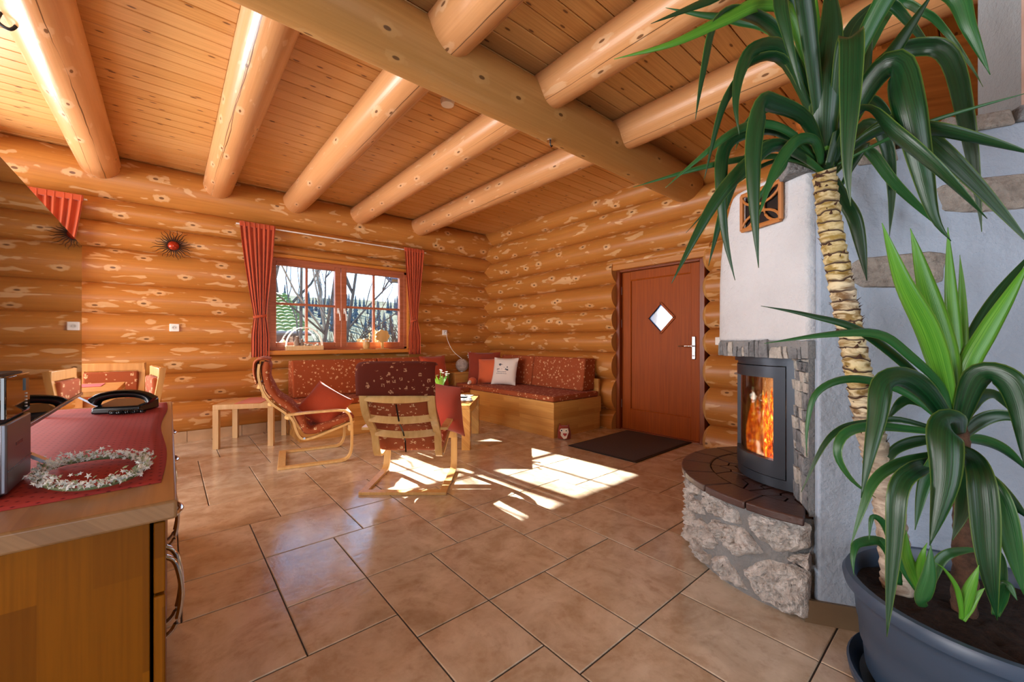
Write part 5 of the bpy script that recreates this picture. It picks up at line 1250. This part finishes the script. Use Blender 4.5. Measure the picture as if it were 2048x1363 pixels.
LOWER_LEAVES = [
 ([(1.804,0.069,0.846),(1.746,0.092,1.014),(1.686,0.117,1.137),(1.604,0.16,1.275),(1.547,0.195,1.436)],0.06,2,-10),
 ([(1.807,0.066,0.854),(1.777,0.078,1.043),(1.714,0.119,1.274),(1.679,0.149,1.434)],0.062,2,10),
 ([(1.815,0.059,0.877),(1.812,0.062,1.073),(1.801,0.071,1.249),(1.808,0.079,1.446)],0.036,2,15),
 ([(1.834,0.057,0.875),(1.855,0.051,1.088),(1.87,0.052,1.253),(1.866,0.056,1.366)],0.028,2,0),
 ([(1.815,0.059,0.861),(1.808,0.039,1.014),(1.822,0.001,1.125),(1.841,-0.041,1.232),(1.868,-0.078,1.331)],0.05,2,10),
 ([(1.848,0.057,0.873),(1.91,0.031,1.072),(1.979,-0.015,1.221),(2.082,-0.088,1.38)],0.05,0,-10),
 ([(1.804,0.069,0.854),(1.735,0.128,0.982),(1.573,0.239,1.127),(1.451,0.342,1.177),(1.34,0.436,1.204)],0.03,0,35),
 ([(1.789,0.069,0.863),(1.751,0.087,0.963),(1.639,0.143,1.057),(1.543,0.199,1.12),(1.409,0.286,1.12),(1.258,0.401,1.093)],0.03,1,35),
 ([(1.777,0.065,0.836),(1.623,0.105,0.949),(1.502,0.142,1.001),(1.417,0.175,0.988),(1.375,0.184,0.899),(1.347,0.194,0.812),(1.332,0.207,0.704)],0.058,0,10),
 ([(1.833,0.07,0.827),(1.762,0.157,0.932),(1.664,0.24,0.978),(1.578,0.3,0.978),(1.524,0.346,0.934),(1.505,0.362,0.84),(1.504,0.363,0.744)],0.026,1,20),
 ([(1.789,0.055,0.85),(1.754,0.019,0.996),(1.738,-0.033,0.994),(1.737,-0.058,0.913),(1.73,-0.065,0.758)],0.065,0,10),
 ([(1.782,0.061,0.821),(1.656,0.063,0.874),(1.54,0.07,0.866),(1.494,0.07,0.743),(1.464,0.095,0.584)],0.075,0,0),
 ([(1.777,0.065,0.776),(1.648,0.097,0.757),(1.534,0.127,0.752),(1.46,0.151,0.712),(1.437,0.157,0.571),(1.422,0.17,0.332)],0.045,0,10),
 ([(1.793,0.052,0.776),(1.728,0.028,0.771),(1.668,0.014,0.745),(1.645,0.007,0.671),(1.639,-0.001,0.512),(1.656,-0.016,0.368)],0.06,0,0),
 ([(1.804,0.069,0.816),(1.734,0.155,0.827),(1.64,0.234,0.835),(1.556,0.279,0.816),(1.53,0.289,0.757),(1.549,0.259,0.686),(1.601,0.215,0.634)],0.036,1,40),
 ([(1.818,0.07,0.814),(1.738,0.177,0.854),(1.669,0.249,0.842),(1.61,0.299,0.823),(1.566,0.336,0.765),(1.515,0.38,0.625)],0.022,0,20),
 ([(1.789,0.069,0.766),(1.669,0.118,0.763),(1.561,0.17,0.747),(1.49,0.204,0.708),(1.45,0.225,0.626),(1.427,0.244,0.538)],0.032,1,25),
 ([(1.823,0.052,0.741),(1.867,0.015,0.695),(1.882,-0.023,0.65),(1.917,-0.08,0.577)],0.05,0,15),
 ([(1.793,0.052,0.761),(1.735,0.01,0.725),(1.697,-0.024,0.655),(1.71,-0.061,0.434)],0.052,1,0),
 ([(1.815,0.059,0.801),(1.836,0.015,0.865),(1.861,-0.032,0.884),(1.896,-0.088,0.859)],0.04,0,20),
 ([(1.827,0.063,0.799),(1.913,0.016,0.794),(1.972,-0.034,0.763),(2.031,-0.084,0.693)],0.035,1,20),
 ([(1.822,0.067,0.783),(1.826,0.129,0.786),(1.781,0.193,0.749),(1.75,0.219,0.669)],0.035,0,10),
 ([(1.809,0.064,0.801),(1.669,0.078,0.792),(1.569,0.111,0.722),(1.52,0.126,0.595)],0.04,1,-15),
 ([(1.844,0.061,0.827),(1.977,0.027,0.91),(2.057,-0.015,0.924),(2.123,-0.058,0.856)],0.04,0,0),
 ([(1.837,0.067,0.827),(1.867,0.12,0.894),(1.847,0.177,0.906),(1.803,0.214,0.84)],0.04,0,0),
 ([(1.782,0.061,0.776),(1.748,0.038,0.744),(1.682,0.041,0.645),(1.641,0.063,0.553)],0.045,0,20),
 ([(1.655,0.169,0.375),(1.616,0.176,0.49),(1.567,0.191,0.572),(1.527,0.213,0.598),(1.506,0.217,0.538)],0.024,1,10),
 ([(1.683,0.172,0.371),(1.648,0.201,0.484),(1.565,0.246,0.501),(1.523,0.255,0.475),(1.512,0.251,0.422)],0.03,1,10),
 ([(1.564,0.115,0.408),(1.52,0.126,0.474),(1.491,0.138,0.533),(1.488,0.14,0.599)],0.03,2,10),
 ([(1.569,0.111,0.402),(1.516,0.116,0.48),(1.493,0.11,0.544),(1.503,0.102,0.576)],0.026,2,-10),
 ([(1.541,0.109,0.388),(1.493,0.11,0.427),(1.477,0.097,0.503),(1.481,0.094,0.58)],0.034,1,5),
 ([(1.587,0.043,0.368),(1.582,0.034,0.44),(1.582,0.021,0.498),(1.59,0.015,0.523)],0.026,2,0),
 ([(1.587,0.043,0.368),(1.592,0.026,0.427),(1.601,0.005,0.465)],0.022,2,0),
 ([(1.587,0.043,0.368),(1.562,0.051,0.453),(1.537,0.072,0.505),(1.518,0.089,0.524)],0.012,2,0),
 ([(1.598,0.113,0.382),(1.629,0.086,0.493),(1.682,0.041,0.521),(1.73,0.001,0.514)],0.026,1,10),
 ([(1.626,0.115,0.369),(1.586,0.162,0.477),(1.543,0.199,0.534)],0.03,1,0),
 ([(1.714,-0.013,0.354),(1.704,-0.03,0.448),(1.697,-0.05,0.42)],0.03,1,0),
 ([(1.714,-0.013,0.354),(1.73,-0.026,0.49),(1.725,-0.021,0.531)],0.026,1,10),
]

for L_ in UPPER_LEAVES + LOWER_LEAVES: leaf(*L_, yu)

# ================================================================ the garden outside the window
g = MB(); nx = 24
for i in range(nx + 1):
    for j in range(nx + 1):
        x = -60 + 140 * i / nx; y = 6.4 + 120 * (j / nx) ** 1.6; h = -.7 + .05 * (y - 6) * 0 + max(0, (y - 30)) * .15 + .6 * noise.noise(Vector((x * .06, y * .06, 0))) * min(1, (y - 6.4) / 15)
        g.v.append((x, y, h))
for i in range(nx):
    for j in range(nx): k = i * (nx + 1) + j; g.f.append((k, k + nx + 1, k + nx + 2, k + 1)); g.m.append(0)
tag(g.build('garden_ground', plain('winter_grass', '#5A5C50', .95, var=.3, scale=.5, spec=0.0), smooth=True), 'winter meadow and slope outside the window', kind='structure')
def grow(m, p, d, l, r, depth, rg):
    n = 4; pts = [p]; q = p
    for k in range(n):
        d = (d + Vector((rg.uniform(-1, 1) * (.24 if depth < 5 else .06), rg.uniform(-1, 1) * (.24 if depth < 5 else .06), rg.uniform(-.05, .15)))).normalized(); q = q + d * (l / n); pts.append(q)
    m.tube(pts, lambda t: r * (1 - .5 * t), 6 if depth > 2 else 4)
    if depth <= 0: return
    for k in range(3 if depth > 1 else 6):
        i = rg.randint(1, n); dd = (d + Vector((rg.uniform(-1, 1), rg.uniform(-.9, .9), rg.uniform(-.15, .8)))).normalized(); grow(m, pts[i], dd, l * rg.uniform(.55, .8), r * .5, depth - 1, rg)
MAT['birchbark'] = plain('birch_bark', '#77766E', .9, var=.45, scale=5, spec=0.0); MAT['greybark'] = plain('grey_bark', '#4C4944', .9, var=.3, spec=0.0)
def tree(label, x, y, h, r, seed, lean, mat, depth=4, fork=1):
    t = thing('bare_tree', label, 'tree', (x, y, -.75), group='bare garden trees'); m = MB(); rg = random.Random(seed)
    for k in range(fork): grow(m, Vector((.25 * k, 0, 0)), Vector((lean + .15 * k, 0, 1)).normalized(), h * .55, r, depth, rg)
    tag(m.build('trunk_and_twigs', mat, t, True), kind='stuff')
tree('pale birch with bare twigs behind the left casement', 3.15, 11.0, 7.5, .06, 3, -.02, 'birchbark', 5)
tree('forked bare tree above the mossy roof', 2.35, 10.8, 7.5, .055, 5, .02, 'greybark', 5, 2)
tree('bare tree with branches reaching into the right casement', 3.95, 12.5, 8.0, .07, 8, .10, 'greybark', 5)
tree('bare tree farther back behind the mossy roof', 3.3, 17.0, 10.0, .12, 12, -.05, 'greybark', 5)
def thicket(label, x, y, w, h, n, seed, col):
    m = MB(); rg = random.Random(seed)
    for k in range(n):
        p = Vector((rg.uniform(-w / 2, w / 2), rg.uniform(-.6, .6), 0)); d = Vector((rg.uniform(-.5, .5), rg.uniform(-.3, .3), 1)).normalized(); l = h * rg.uniform(.5, 1); q = p + d * l * .6; e = q + (d + Vector((rg.uniform(-.5, .5), 0, 0))).normalized() * l * .4; m.tube([p, q, e], [.02, .014, .006], 4)
        for j in range(4): b = p + d * l * rg.uniform(.2, .6); m.tube([b, b + Vector((rg.uniform(-.3, .3), rg.uniform(-.2, .2), rg.uniform(.05, .4)))], [.009, .004], 3)
    t = thing('bare_shrub', label, 'shrub', (x, y, -.75), group='bare shrubs'); tag(m.build('twigs', plain('twig_' + str(seed), col, .9, var=.3, spec=0.0), t), kind='stuff')
thicket('dense bare shrub behind the right casement', 5.9, 11.6, 2.4, 2.9, 420, 1, '#4E453C'); thicket('pale grassy shrub behind the middle of the window', 3.9, 11.9, 1.8, 2.4, 240, 2, '#5E5646'); thicket('bare shrub between the birch and the mossy roof', 3.2, 13.5, 1.8, 2.1, 160, 4, '#524A44')
# neighbouring house with mossy tiled roof
nh = thing('neighbour_house', 'low brown house with a mossy tiled roof seen through the left casement', 'house', (1.4, 13.4, -.75)); ex0, ex1 = -2.4, 1.62
MB().box(ex0 + .1, ex1 - .25, -.9, 2.4, 0, 2.08).build('wall', plain('brown_boarding', '#5A3C32', .9, spec=0.0), nh)
def roof_mat():
    m, nt, b, o = newmat('mossy_tiles'); t = nd(nt, 'ShaderNodeTexCoord').outputs['Object']; s_ = SEP(nt, t); n = NOI(nt, t, 3.0, 3.0)
    c = MX(nt, MR(nt, M(nt, 'ADD', M(nt, 'MULTIPLY', n, .8), M(nt, 'MULTIPLY', s_[2], -.9)), -.55, -.15), lin('#50585A'), lin('#466420')); setc(nt, b, 'Base Color', c); b.inputs['Roughness'].default_value = .9; return m
MAT['roof'] = roof_mat(); me_t = MB()
for k in range(14): me_t.add([], [])
m = MB(); me_ = None
nrow, ncol = 13, 20; tw = (ex1 - ex0) / ncol
tl = MB(); sl = Vector((0, 2.9, 1.35)) / nrow
tl.rings([[(x, -.03, .035 + .03 * math.sin(math.pi * x / tw)) for x in [tw * i / 6 for i in range(7)]] + [(tw, -.03, 0), (0, -.03, 0)], [(x, sl.y * 1.1, sl.z * 1.1 + .0 + .03 * math.sin(math.pi * x / tw)) for x in [tw * i / 6 for i in range(7)]] + [(tw, sl.y * 1.1, sl.z * 1.1 - .03), (0, sl.y * 1.1, sl.z * 1.1 - .03)]])
tme = tl.mesh('roof_tile', ['roof'])
for r_ in range(nrow):
    for c_ in range(ncol): link('roof_tile', tme, nh, loc=(ex0 + c_ * tw, -1.15 + sl.y * r_, 2.06 + sl.z * r_))
MB().tube([(ex0, -1.2, 2.06), (ex1, -1.2, 2.06)], .06, 8).build('gutter', plain('zinc', '#6C6A68', .5, .5, spec=0.0), nh, True)
bh = thing('bird_house', 'small wooden bird house in front of the brown wall', 'bird house', (2.02, 10.6, .80)); MB().box(-.09, .09, -.08, .08, 0, .2).build('box', 'bent', bh); MB().prism([(-.15, .17), (.15, .17), (0, .33)], -.12, .12, mat=Matrix.Rotation(R(90), 4, 'X')).build('roof', 'lightwood', bh); MB().tube([(0, 0, -1.55), (0, 0, .02)], .03, 8).build('post', 'greybark', bh)
sh = thing('garden_shed', 'pale garden pavilion behind the birch', 'shed', (4.3, 15.5, -.75)); MB().box(-.9, .9, -.1, 1.4, 0, 1.75).build('wall', plain('blue_grey_boards', '#5F6A80', .9, spec=0.0), sh); MB().box(-.35, .35, -.14, -.1, .2, 1.6).build('door', 'white', sh); MB().box(-1.1, 1.1, -.4, 1.6, 1.75, 1.85).build('roof', plain('felt_roof', '#5E7364', .9, spec=0.0), sh)
# gutter of this house, just visible in the upper right pane
eg = thing('eaves_gutter', 'dark gutter end of the house outside the upper right pane', 'gutter', (2.94, 6.72, 2.12)); MB().tube([(0, 0, .04), (3.0, 0, .04)], .045, 10).build('trough', plain('dark_zinc', '#4A5560', .4, .7, spec=0.0), eg, True); MB().tube([(.02, .0, .0), (-.04, .12, .12)], .03, 8).build('outlet', bpy.data.materials['dark_zinc'], eg, True)
# conifers on the slope
MAT['conifer'] = plain('haze_tinted_conifer', '#3F4A50', .95, var=.2, scale=.6, spec=0.0); MAT['wood_far'] = plain('haze_tinted_wood', '#93A0A4', .95, var=.25, scale=.9, spec=0.0)  # distance haze is put into these bluish grey colours
cm = MB(); 
for k in range(5): cm.lathe([(1.25 - .22 * k, .9 + 1.3 * k), (.12, 2.9 + 1.3 * k)], n=9, cap0=True)
cm.lathe([(.16, 0), (.14, 1.2)], n=6); cme = cm.mesh('conifer', ['conifer']); rg = random.Random(6)
spots = []
for k in range(2500):
    y = rg.uniform(48, 95); x = y * rg.uniform(.12, .6); z = -.7 + (y - 30) * .15
    if len(spots) > 100 or any(abs(x - a) + abs(y - b) < 2.2 for a, b in spots): continue
    spots.append((x, y))
    o = link('conifer', cme, loc=(x, y, z - .6)); s_ = rg.uniform(.3, .55); o.scale = (s_, s_, s_ * rg.uniform(.8, 1.1)); tag(o, 'haze-tinted conifer in the wood on the slope beyond the garden', 'tree', 'conifers on the far slope')
